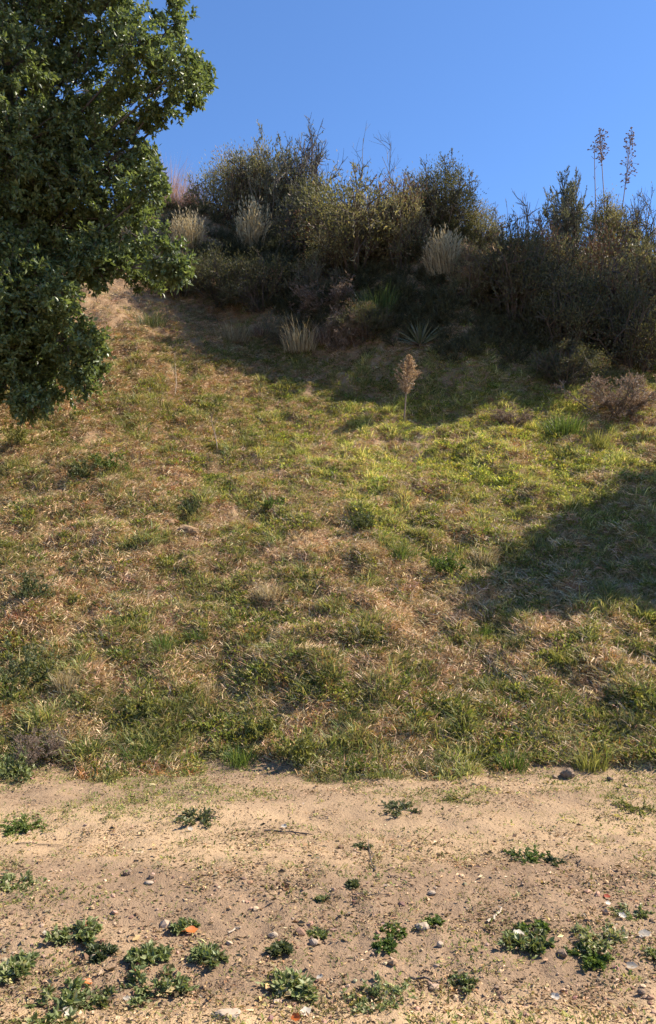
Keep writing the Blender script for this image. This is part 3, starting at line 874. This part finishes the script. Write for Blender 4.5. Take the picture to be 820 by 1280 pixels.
gb(475, 398, 345, 74, M['lush'], "green grass bunch on the foot of the scarp", 500, .011, .5, 6)
gb(378, 440, 378, 70, M['blond'], "blond curved grass bunch between the sunlit slope and the shade", 320, .010, .9, 7)
gb(408, 430, 385, 50, M['tumble'], "grey-brown grass bunch leaning against the blond curved one", 260, .010, .9, 8)
gb(292, 428, 388, 62, M['blond'], "sunlit straw-coloured grass at the head of the slope", 320, .010, .8, 9)
gb(330, 420, 395, 40, M['tumble'], "brown grass tuft at the shade edge right of the straw-coloured one", 220, .010, .8, 10)
gb(190, 410, 375, 55, M['olive'], "olive grass at the shade edge below the oak's right branch", 260, .010, .7, 11)
gb(705, 545, 505, 70, M['lush'], "bright green grass bunch lit below the right scarp", 380, .010, .5, 12)
gb(745, 560, 525, 60, M['yellow'], "yellow-green grass bunch between two shadows at right", 320, .010, .5, 13)
gb(600, 350, 325, 40, M['tumble'], "dry tuft on the edge of the bare soil of the scarp", 160, .010, .6, 14)

# yucca rosettes in the shade
def rosette(px, base, w_px, label, seed, mat):
    r = np.random.default_rng(1300 + seed); p = spot(px, base); w = w_px * p[1] / F
    g = Geo(); n = 90
    a = r.uniform(0, 6.28, n); e = r.uniform(.1, 1.45, n)
    D = np.stack([np.cos(a) * np.cos(e), np.sin(a) * np.cos(e), np.sin(e)], 1)
    P = D * .04
    blades(g, P, D, w * .52 * r.uniform(.75, 1.1, n), .022, .12, r, r.uniform(0, 1, n))
    root = empty("yucca_plant", p); tag(root, label, "yucca", "yuccas in the shade")
    g.build("blade_rosette", mat, root)
    g2 = Geo(); n = 40; a = r.uniform(0, 6.28, n); D = np.stack([np.cos(a), np.sin(a), r.uniform(-.35, .1, n)], 1)
    blades(g2, D * .04, D, w * .4 * r.uniform(.6, 1, n), .022, .3, r, r.uniform(0, 1, n)); g2.build("dead_blades", M['tumble'], root)
rosette(525, 432, 66, "spiky grey-green yucca rosette in the shade above the brown plume", 1, M['yucca'])
rosette(455, 392, 56, "spiky yucca rosette half hidden in the green grass of the scarp", 2, M['yucca'])

# seed stalks against the sky
def seed_stalk(base, tip, y, head, label, seed, pods=84):
    r = np.random.default_rng(1500 + seed)
    b, t = at(*base, y), at(*tip, y + .2)
    b[2] = min(b[2], float(height(b[0], b[1])))
    root = empty("yucca_stalk", b); tag(root, label, "seed stalk", "tall dead seed stalks on the ridge")
    d = t - b; k = np.linspace(0, 1, 12)[:, None]
    line = d * k + np.stack([.05 * np.sin(3 * k[:, 0]) * np.linalg.norm(d) * .3, 0 * k[:, 0], 0 * k[:, 0]], 1) * (1 - k)
    g = Geo(); tubes(g, line[None], np.linspace(.014, .007, 12)[None], .5, 6); g.build("stalk", M['stalk'], root, True)
    if head <= 0: 
        g2 = Geo(); s = grow(line[[5, 7, 8, 9, 10]], np.tile(nrm(d), (5, 1)) + r.normal(0, .5, (5, 3)), .10, 3, r)
        
        for q in s:
            g2 = Geo(); tubes(g2, q[None], np.full((1, 3), .005), .5, 3); g2.build("side_twig", M['stalk'], root)
        return
    u = 1 - head * r.uniform(0, 1, pods) ** .9
    i = np.clip((u * 11).astype(int), 0, 10); S = line[i] + (line[i + 1] - line[i]) * (u * 11 - i)[:, None]
    wdt = .30 * np.sin(np.pi * np.clip((1 - u) / head, .1, .92)) ** .7
    D = nrm(nrm(d) * .7 + r.normal(0, .8, (pods, 3)))
    tw = grow(S, D, wdt * r.uniform(.4, 1, pods), 3, r, .2, .1)
    g3 = Geo(); tubes(g3, tw, np.full((pods, 3), .0045), .5, 3); g3.build("side_twigs", M['stalk'], root)
    for j in range(pods):
        V, T = lump(r, 1, 0); gp = Geo()
        pods_mesh = pod_meshes[j % len(pod_meshes)]
        o = bpy.data.objects.new("seed_pod", pods_mesh); col.objects.link(o); o.parent = root
        o.location = tw[j, -1]; o.rotation_euler = r.uniform(0, 3, 3)
pod_meshes = []
for j in range(4):
    g = Geo(); V, T = lump(np.random.default_rng(j), 1, 0); g.add(V * np.array([.018, .018, .032]), T, .5); pod_meshes.append(g.mesh("seed_pod", [M['pod']]))
seed_stalk((757, 300), (750, 164), 17.6, .24, "middle upright seed stalk with a dense head of pods", 1)
seed_stalk((765, 250), (790, 163), 17.9, .42, "tall seed stalk leaning right with a loose head of pods", 2)
seed_stalk((743, 290), (743, 186), 17.4, 0, "thin bare stalk left of the two seed heads", 3)

# dead twigs on the skyline
def dead_twig(px, base, top, lean, label, seed, mat=None, n=5, name="dead_branch", thick=.012, group="dead branches on the slope"):
    r = np.random.default_rng(1700 + seed); p = spot(px, base); h = at(px, top, p[1])[2] - p[2]
    d = np.array([[lean, 0, 1.0]])
    s = grow(np.array([[0, 0, -.05]]), d, h * math.sqrt(1 + lean ** 2) * 1.03, 7, r, .12, 0)
    g = Geo(); tubes(g, s, np.linspace(thick, thick * .4, 7)[None], .5, 4)
    if n:
        t = twigs(s, n, .3, h * .35, .55, r, 4, .25); tubes(g, t, np.linspace(thick * .5, thick * .2, 4)[None].repeat(len(t), 0), .5, 3)
        t2 = twigs(t, 3, .3, h * .15, .5, r, 3, .2); tubes(g, t2, np.linspace(thick * .3, thick * .15, 3)[None].repeat(len(t2), 0), .5, 3)
    o = g.build(name, mat or M['greytwig']); o.location = p; tag(o, label, "branch", group); return o
dead_twig(450, 250, 170, .02, "thin upright dead twig on the skyline above the widest shrub", 1, n=6)
dead_twig(478, 250, 182, .25, "dead twig arching right on the middle skyline", 2, n=7)
dead_twig(500, 245, 192, -.1, "short dead twig on the skyline left of the pointed dark shrub", 3, n=5)
dead_twig(528, 470, 435, 1.3, "spindly dead branch lying to the right of the brown plume", 4, n=6, thick=.010)
dead_twig(272, 568, 512, -.05, "slim dead stalk standing in the grass below the oak", 5, M['stalk'], 3, thick=.010)
dead_twig(218, 495, 440, .12, "slim dry stalk leaning right at the head of the slope", 6, M['stick'], 3, thick=.008)
dead_twig(302, 506, 492, 0, "short dark stub standing in the sunlit grass", 7, M['twig'], 0, "dead_stub", .018)

# the brown plume weed
def plume():
    r = np.random.default_rng(1901); p = spot(505, 528); yy = p[1]
    h = at(505, 444, yy)[2] - p[2]; w = 35 * yy / F
    root = empty("plume_weed", p); tag(root, "dead brown plume-shaped weed standing alone at the shade edge", "weed")
    d = np.array([at(511, 444, yy)[0] - p[0], 0, h]); k = np.linspace(0, 1, 10)[:, None]; line = d * k
    g = Geo(); tubes(g, line[None], np.linspace(.014, .004, 10)[None], .5, 5); g.build("stalk", M['stalk'], root)
    gs, gb_ = Geo(), Geo()
    n = 110
    u = r.uniform(.42, .98, n); f = (u - .42) / .58
    prof = np.where(f < .22, .35 + .65 * f / .22, (1 - (f - .22) / .78) ** 1.1 * .95 + .05)
    L = w * .62 * prof * r.uniform(.75, 1.1, n)
    a = r.uniform(0, 6.28, n)
    D = np.stack([np.cos(a), np.sin(a), np.full(n, .75)], 1)
    tw = grow(d * u[:, None], D, L * 1.15, 4, r, .08, .10)
    tubes(gb_, tw, np.linspace(.004, .0015, 4)[None].repeat(n, 0), .5, 3); gb_.build("side_stems", M['stalk'], root)
    P, Dd = along(tw, 22, r, .15)
    leaves(gs, P + r.normal(0, .005, P.shape), nrm(Dd + r.normal(0, .7, Dd.shape)),     .034, .015, r, r.uniform(0, 1, len(P))); gs.build("seed_plume", M['plume'], root)
plume()

# ------------------------------------------------------------------ plants of the bank that stand out
def herb(px, base, w_px, h_px, mat, label, seed, group, name="weed_plant", leaf=.03, dens=1.0, cat="weed", stemmy=True, flat=False):
    """a many-stemmed leafy plant: stems and foliage"""
    r = np.random.default_rng(2100 + seed); p = spot(px, base); yy = np.linalg.norm(p - EYE)
    w = w_px * yy / F; h = max(.02, h_px * yy / F * (.34 if flat else 1.0))
    root = empty(name, p); tag(root, label, cat, group)
    ns = max(5, int((11 * r.uniform(.6, 1.35) if flat else 16) * dens * (1 + w)))
    if flat: leaf = leaf * r.uniform(.65, 1.25)
    tone = r.uniform(-.22, .22) if flat else 0.0
    a = r.uniform(0, 6.28, ns); q = np.sqrt(r.uniform(0, 1, ns))
    D = np.stack([np.cos(a) * q * w * .5, np.sin(a) * q * w * .5, np.full(ns, h) * r.uniform(.25, 1, ns)], 1)
    s = grow(np.stack([np.cos(a) * q * w * .08, np.sin(a) * q * w * .08, np.full(ns, -.005)], 1), D, np.linalg.norm(D, axis=1) * 1.02, 5, r, .14, -.04 if flat else .02)
    s[..., 2] = np.maximum(s[..., 2], .004)
    t = twigs(s, 5, .25, min(w, .3) * .16, .8, r, 3, .2)
    t[..., 2] = np.maximum(t[..., 2], .004)
    b, f = Geo(), Geo()
    tubes(b, s, np.linspace(.003, .0012, 5)[None].repeat(ns, 0), .5, 3); tubes(b, t, np.linspace(.0016, .0008, 3)[None].repeat(len(t), 0), .5, 3)
    b.build("stems", M['olive'] if mat is not M['tumble'] else M['tumble'], root)
    P, Dd = along(t, 9, r, .05); P2, D2 = along(s, 8, r, .35)
    P, Dd = np.concatenate([P, P2]), np.concatenate([Dd, D2]); n = len(P)
    leaves(f, P, nrm((Dd + r.normal(0, .75, Dd.shape)) * (np.array([1, 1, .45]) if flat else 1.0) + np.array([0, 0, .15])), leaf * r.uniform(.5, 1.35, n), leaf * (.62 if flat else .42) * r.uniform(.7, 1.2, n), r, np.clip(r.beta(2, 2, n) + tone, 0, 1), .2)
    f.build("foliage", mat, root)
    return root

GB = "weeds and tufts standing out on the bank"
for i, (px, base, w, h, mt, lb) in enumerate([
    (182, 905, 46, 42, 'yellow', "yellow-green feathery weed left of the middle near the foot of the bank"),
    (325, 925, 40, 36, 'yellow', "smaller yellow-green weed just left of the wide one at the foot"),
    (372, 950, 62, 42, 'yellow', "wide yellow-green weed at the foot of the bank, left of centre"),
    (40, 750, 60, 34, 'olive', "dark leafy weed near the left edge halfway up the grass"),
    (30, 860, 70, 50, 'olive', "leafy dark weed low on the bank at the left edge"),
    (15, 975, 60, 34, 'weed', "broad-leaved weed where bank and track meet at the left edge"),
    (455, 665, 50, 26, 'olive', "dark round weed in the middle of the dry grass"),
    (100, 600, 36, 24, 'olive', "small dark weed below the oak on bare straw"),
    (135, 590, 46, 22, 'lush', "green weed right of the small dark one below the oak"),
    (235, 645, 34, 22, 'olive', "grey-green weed beside the broken soil bank"),
    (340, 640, 30, 18, 'lush', "bright green weed among dry grass right of the broken soil"),
    (560, 720, 40, 26, 'lush', "green weed left of the big shadow"),
    (20, 560, 40, 34, 'yellow', "yellow-green weed at the left edge under the oak"),
]): herb(px, base, w, h, M[mt], lb, i, GB, leaf=.035)
for i, (px, base, top, w, mt, lb) in enumerate([
    (170, 950, 905, 70, 'lush', "dark green grass clump at the foot, below the yellow feathery weed"),
    (110, 945, 905, 60, 'lush', "dark green grass clump at the foot, next to the grey dry brush"),
    (300, 955, 915, 60, 'lush', "dark green grass clump at the foot, between the yellow weeds"),
    (435, 958, 920, 60, 'lush', "dark green grass clump at the foot, right of the wide yellow weed"),
    (540, 962, 925, 60, 'olive', "olive grass clump at the foot, right of centre"),
    (640, 962, 920, 50, 'lush', "green grass clump at the foot, left of the brown rock"),
    (735, 960, 915, 60, 'yellow', "light green grass clump at the foot above the brown rock"),
    (205, 815, 775, 50, 'lush', "bright green grass clump in the left half of the bank"),
    (250, 800, 770, 40, 'lush', "smaller green grass clump right of the bright one"),
    (600, 800, 765, 40, 'lush', "bright green grass clump at the tip of the big shadow"),
    (645, 810, 775, 50, 'olive', "olive grass clump on the lower edge of the big shadow"),
    (700, 830, 795, 50, 'yellow', "pale green grass clump below the big shadow"),
    (500, 700, 668, 40, 'lush', "dark green tuft in dry grass right of centre"),
    (430, 905, 865, 50, 'olive', "olive grass clump low on the bank near the middle"),
    (700, 880, 845, 60, 'lush', "green grass clump among grey litter low at right"),
    (625, 885, 852, 60, 'lush', "green grass clump left of the grey litter low at right"),
    (790, 905, 870, 50, 'olive', "olive grass clump low at the right edge"),
    (85, 860, 820, 50, 'blond', "tan dry tuft low on the bank at left"),
    (265, 870, 835, 60, 'blond', "tan dry tuft above the yellow weeds"),
    (605, 705, 670, 50, 'blond', "tan dry grass tuft left of the big shadow"),
    (340, 745, 712, 60, 'blond', "tan dry grass tuft in the middle of the bank"),
]): gb(px, base, top, w, M[mt], lb, 330, .0055, .7, 30 + i, "grass_clump", GB)

# ------------------------------------------------------------------ track weeds
GT = "weeds growing on the dirt track"
for i, (px, base, w, h, mt, lf, lb) in enumerate([
    (656, 1074, 66, 30, 'lush', .026, "brightest green weed patch on the pale track at right"),
    (14, 1110, 58, 34, 'weed', .036, "weed cut by the left edge halfway down the track"),
    (95, 1172, 66, 32, 'weed', .034, "weed with black shadow on bare soil at left, above the big clump"),
    (195, 1238, 90, 46, 'weed', .034, "biggest weed clump with a red leaf at lower left"),
    (262, 1204, 42, 26, 'weed', .030, "small weed right of the clump with the red leaf"),
    (228, 1160, 32, 20, 'weed', .028, "small weed just above the orange leaf"),
    (366, 1240, 78, 44, 'weed', .032, "weed clump over a dark hollow at bottom centre-left"),
    (350, 1190, 30, 20, 'olive', .026, "dull weed above the clump over the dark hollow"),
    (398, 1172, 26, 18, 'weed', .026, "tiny weed right of the pale chips near the centre"),
    (402, 1126, 20, 14, 'weed', .024, "tiniest lone weed on pale soil near the centre"),
    (480, 1184, 36, 24, 'lush', .026, "green weed left of the flat pale stone, lower of two"),
    (495, 1168, 34, 18, 'lush', .026, "green weed left of the flat pale stone, upper of two"),
    (541, 1156, 26, 22, 'lush', .026, "green weed touching the flat pale stone on its right"),
    (478, 1254, 86, 40, 'weed', .034, "weed clump at the bottom centre-right with dead leaves"),
    (583, 1234, 44, 30, 'weed', .030, "dark weed right of the bottom centre clump"),
    (655, 1184, 64, 38, 'weed', .028, "weed clump with a white chip at lower right"),
    (668, 1164, 34, 20, 'lush', .024, "weed touching the top of the clump with a white chip"),
    (750, 1178, 70, 36, 'weed', .028, "dark green weed clump among white leaf bits at right"),
    (790, 1146, 50, 36, 'weed', .028, "weed clump nearest the right edge above the white leaf bits"),
    (735, 1200, 56, 18, 'lush', .026, "flat weed strip below the dark clump at right"),
    (816, 1198, 26, 30, 'weed', .030, "weed cut by the right edge low on the track"),
    (454, 1060, 30, 22, 'olive', .022, "round tuft alone on the pale wheel track at centre"),
    (795, 1012, 64, 22, 'yellow', .024, "light green grass patch at the right edge of the track"),
    (500, 1014, 60, 12, 'olive', .020, "flat sprig on the track below the grass edge"),
    (60, 1272, 110, 44, 'weed', .036, "widest weed mat in the bottom left corner"),
    (125, 1250, 60, 34, 'weed', .034, "weed between the corner mat and the red leaf clump"),
    (22, 1212, 50, 26, 'weed', .034, "weed near the left edge above the corner mat"),
    (128, 1196, 34, 18, 'olive', .028, "faint weed below the one with black shadow"),
    (182, 1200, 50, 24, 'weed', .030, "weed touching the top of the red leaf clump"),
    (575, 1000, 70, 14, 'yellow', .020, "pale low grass on the track under the bank, right of centre"),
    (25, 1035, 70, 20, 'lush', .022, "green grass patch at the left edge of the upper track"),
    (440, 1108, 14, 10, 'olive', .02, "wisp of green beside the fallen dark twig"),
    (690, 1080, 30, 14, 'olive', .02, "thin grey sprig right of the brightest weed patch"),
    (245, 1025, 70, 16, 'olive', .03, "wilted leafy sprig lying on the upper track at left"),
]): herb(px, base, w * .82, h * .6, M[mt], lb, 100 + i, GT, "track_weed", lf * .8, 1.0, "weed", True, True)

# ------------------------------------------------------------------ stones, leaves, sticks
def stone(px, py, w_px, h_px, mat, label, seed, name="stone"):
    r = np.random.default_rng(2500 + seed); p = spot(px, py); yy = np.linalg.norm(p - EYE)
    w = w_px * yy / F; h = h_px * yy / F
    V, T = lump(r, .5, 3); V = V / (V.max(0) - V.min(0)) 
    V = V + .03 * np.stack([vnoise(V[:, 0] * 6 + seed, V[:, 1] * 6, 3), vnoise(V[:, 1] * 6, V[:, 2] * 6 + seed, 4), vnoise(V[:, 2] * 6, V[:, 0] * 6 + seed, 5)], 1)
    w, h = .85 * w, .8 * h
    g = Geo(); g.add(V * np.array([w, w * r.uniform(.6, .85), h * 1.25]), T, .5)
    o = g.build(name, mat, None, True); o.location = p + np.array([0, 0, h * .32]); o.rotation_euler = (0, 0, r.uniform(-.5, .5))
    tag(o, label, "stone", "loose stones on the track"); return o
for i, a in enumerate([
    (709, 972, 21, 14, M['rock'], "round brown rock lying at the foot of the bank"),
    (762, 976, 9, 6, M['rock'], "small brown stone right of the round brown rock"),
    (693, 974, 9, 6, M['rock'], "small brown stone left of the round brown rock"),
    (528, 1162, 21, 9, M['palerock'], "flat pale stone between green weeds at lower centre"),
    (284, 1274, 38, 11, M['palerock'], "long pale stone at the bottom edge"),
    (341, 1172, 15, 8, M['palerock'], "white chip left of the tiny weeds near the centre"),
    (392, 1184, 13, 8, M['palerock'], "white chip right of the tiny weeds near the centre"),
    (550, 1184, 9, 7, M['palerock'], "small white stone below the flat pale stone"),
    (540, 1120, 12, 6, M['palerock'], "small pale pebble above the flat pale stone"),
    (703, 1196, 14, 9, M['rock'], "grey-brown stone below the weed clump with a white chip"),
    (345, 1257, 9, 5, M['palerock'], "small pale pebble above the long pale stone"),
    (160, 1095, 12, 9, M['rock'], "dark clod on the pale track at left"),
    (802, 1244, 11, 6, M['rock'], "small dark stone at lower right"),
    (186, 1105, 14, 4, M['palerock'], "thin white chip right of the dark clod"),
    (117, 1202, 10, 7, M['palerock'], "white stone below the weed with black shadow"),
]): stone(*a, i)

for i, a in enumerate([
    (232, 668, 34, 18, M['hill'], "largest clod of bare earth broken out of the grass bank at left"),
    (258, 664, 24, 12, M['hill'], "earth clod right of the largest one in the grass bank"),
    (210, 660, 20, 12, M['hill'], "earth clod left of the largest one in the grass bank"),
    (245, 676, 16, 9, M['hill'], "small earth clod below the largest one in the grass bank"),
]): stone(*a, 40 + i, "earth_clod")

def fallen_leaf(px, py, w_px, mat, label, seed, name="fallen_leaf", asp=.75):
    r = np.random.default_rng(2700 + seed); p = spot(px, py); L = .78 * w_px * np.linalg.norm(p - EYE) / F
    g = Geo(); n = 7
    out = []                                                     # a cupped leaf blade with a lobed rim
    th = np.linspace(0, 2 * math.pi, 15)[:-1]
    rad = .5 * (1 + .16 * np.cos(5 * th) + r.normal(0, .05, 14))
    ring = np.stack([np.cos(th) * rad, np.sin(th) * rad * asp, .28 * (rad * np.cos(th)) ** 2 + .5 * (rad * np.sin(th)) ** 2 + r.normal(0, .03, 14)], 1)
    V = np.concatenate([[[0, 0, 0]], ring * .55 * np.array([1, 1, .6]), ring]) * L
    T = [[0, 1 + k, 1 + (k + 1) % 14] for k in range(14)]
    for k in range(14):
        a, b = 1 + k, 1 + (k + 1) % 14; T += [[a, a + 14, b + 14], [a, b + 14, b]]
    g.add(V, T, r.uniform(.2, .8)); st = np.stack([np.linspace(-.5, -.85, 4), np.zeros(4), np.linspace(.05, .02, 4)], 1) * L
    tubes(g, st[None], np.full((1, 4), L * .02), .3, 3)
    o = g.build(name, mat, None, True); o.location = p + np.array([0, 0, .012]); o.rotation_euler = (r.uniform(.3, .7), r.normal(0, .25), r.uniform(-.6, .6))
    tag(o, label, "leaf", "fallen leaves on the track"); return o
for i, a in enumerate([
    (239, 1170, 17, M['orange'], "bright orange fallen leaf on bare soil at lower left"),
    (170, 1216, 16, M['redleaf'], "red fallen leaf on the biggest weed clump"),
    (108, 1164, 16, M['redleaf'], "red-brown fallen leaf in the weed with black shadow"),
    (110, 1232, 12, M['orange'], "small yellow-orange leaf in the weeds at lower left"),
    (357, 1113, 14, M['brownleaf'], "brown fallen leaf on the pale track near the centre"),
    (372, 1234, 18, M['brownleaf'], "brown fallen leaf in the weed clump over the dark hollow"),
    (370, 1277, 14, M['orange'], "orange fallen leaf at the bottom edge"),
    (759, 1126, 9, M['redleaf'], "small red leaf above the dark weed clump at right"),
    (358, 1235, 9, M['paleleaf'], "pale upright leaf in the weed clump over the dark hollow"),
    (400, 1230, 10, M['paleleaf'], "pale leaf right side of the weed clump over the dark hollow"),
    (648, 1172, 15, M['paleleaf'], "white leaf across the weed clump at lower right"),
    (745, 1186, 9, M['paleleaf'], "white leaf bit below the dark weed clump at right"),
    (778, 1150, 10, M['paleleaf'], "white leaf bit left of the clump near the right edge"),
    (806, 1172, 16, M['paleleaf'], "white curled leaf at the right edge"),
    (790, 1212, 14, M['paleleaf'], "pale leaf on bare soil at lower right"),
    (382, 1272, 16, M['paleleaf'], "pale leaf at the bottom edge beside the orange one"),
    (85, 1272, 16, M['paleleaf'], "white leaf in the corner weed mat"),
    (158, 1255, 9, M['paleleaf'], "small white leaf right of the corner weed mat"),
    (57, 1172, 9, M['paleleaf'], "small white leaf left of the weed with black shadow"),
    (760, 1135, 8, M['paleleaf'], "pale leaf bit near the small red leaf at right"),
    (695, 1252, 12, M['paleleaf'], "pale leaf low on bare soil right of the bottom middle"),
    (238, 1040, 8, M['paleleaf'], "white leaf bit on the upper track at left"),
    (355, 1036, 9, M['paleleaf'], "white leaf bit on the upper track left of centre"),
]): fallen_leaf(*a, i)

def fallen_twig(px, py, dx, dy, label, seed, mat, n=2, thick=.004):
    """a stick lying from one pixel's ground point to another"""
    r = np.random.default_rng(2900 + seed); p, q = spot(px, py), spot(px + dx, py + dy)
    k = np.linspace(0, 1, 9)[:, None]; line = (q - p) * k + r.normal(0, .006, (9, 3)) * np.array([1, 1, 0])
    line[:, 2] = height(line[:, 0] + p[0], line[:, 1] + p[1]) - p[2] + thick + .004
    g = Geo(); tubes(g, line[None], np.linspace(thick, thick * .5, 9)[None], .5, 5)
    if n:
        t = twigs(line[None], n, .3, np.linalg.norm(q - p) * .35, .7, r, 4, .1); t[..., 2] = np.maximum(t[..., 2], line[:, 2].min() + .003)
        tubes(g, t, np.full((n, 4), thick * .5), .5, 4)
    o = g.build("fallen_twig", mat); o.location = p; tag(o, label, "twig", "fallen twigs on the track"); return o
for i, a in enumerate([
    (468, 1092, -6, -30, "dark forked twig sticking up the pale track near the centre", M['twig'], 2, .004),
    (485, 1096, 32, 14, "thin dark twig lying right of the forked one", M['twig'], 1, .003),
    (440, 1121, 45, 0, "thin dark twig lying level below the forked one", M['twig'], 1, .0035),
    (610, 1158, 18, -20, "pale stick propped among dead stems at lower right", M['stick'], 2, .006),
    (248, 1024, 30, 2, "brown twig in the wilted sprig on the upper track", M['twig'], 2, .005),
    (330, 1040, 60, 6, "brown twig lying along the upper track left of centre", M['twig'], 2, .006),
    (287, 1168, 14, -6, "short pale stick right of the orange leaf", M['stick'], 0, .004),
    (510, 1228, 40, 6, "dark twig lying right of the bottom centre clump", M['twig'], 2, .005),
    (20, 1056, 60, 2, "thin dark twig lying along the pale track at left", M['twig'], 0, .003),
    (720, 1080, 14, 10, "thin brown twig right of the brightest weed patch", M['twig'], 1, .003),
    (385, 825, -10, 12, "short grey stick in the dry grass low on the bank", M['stick'], 1, .006),
]): fallen_twig(a[0], a[1], a[2], a[3], a[4], i, a[5], a[6], a[7])
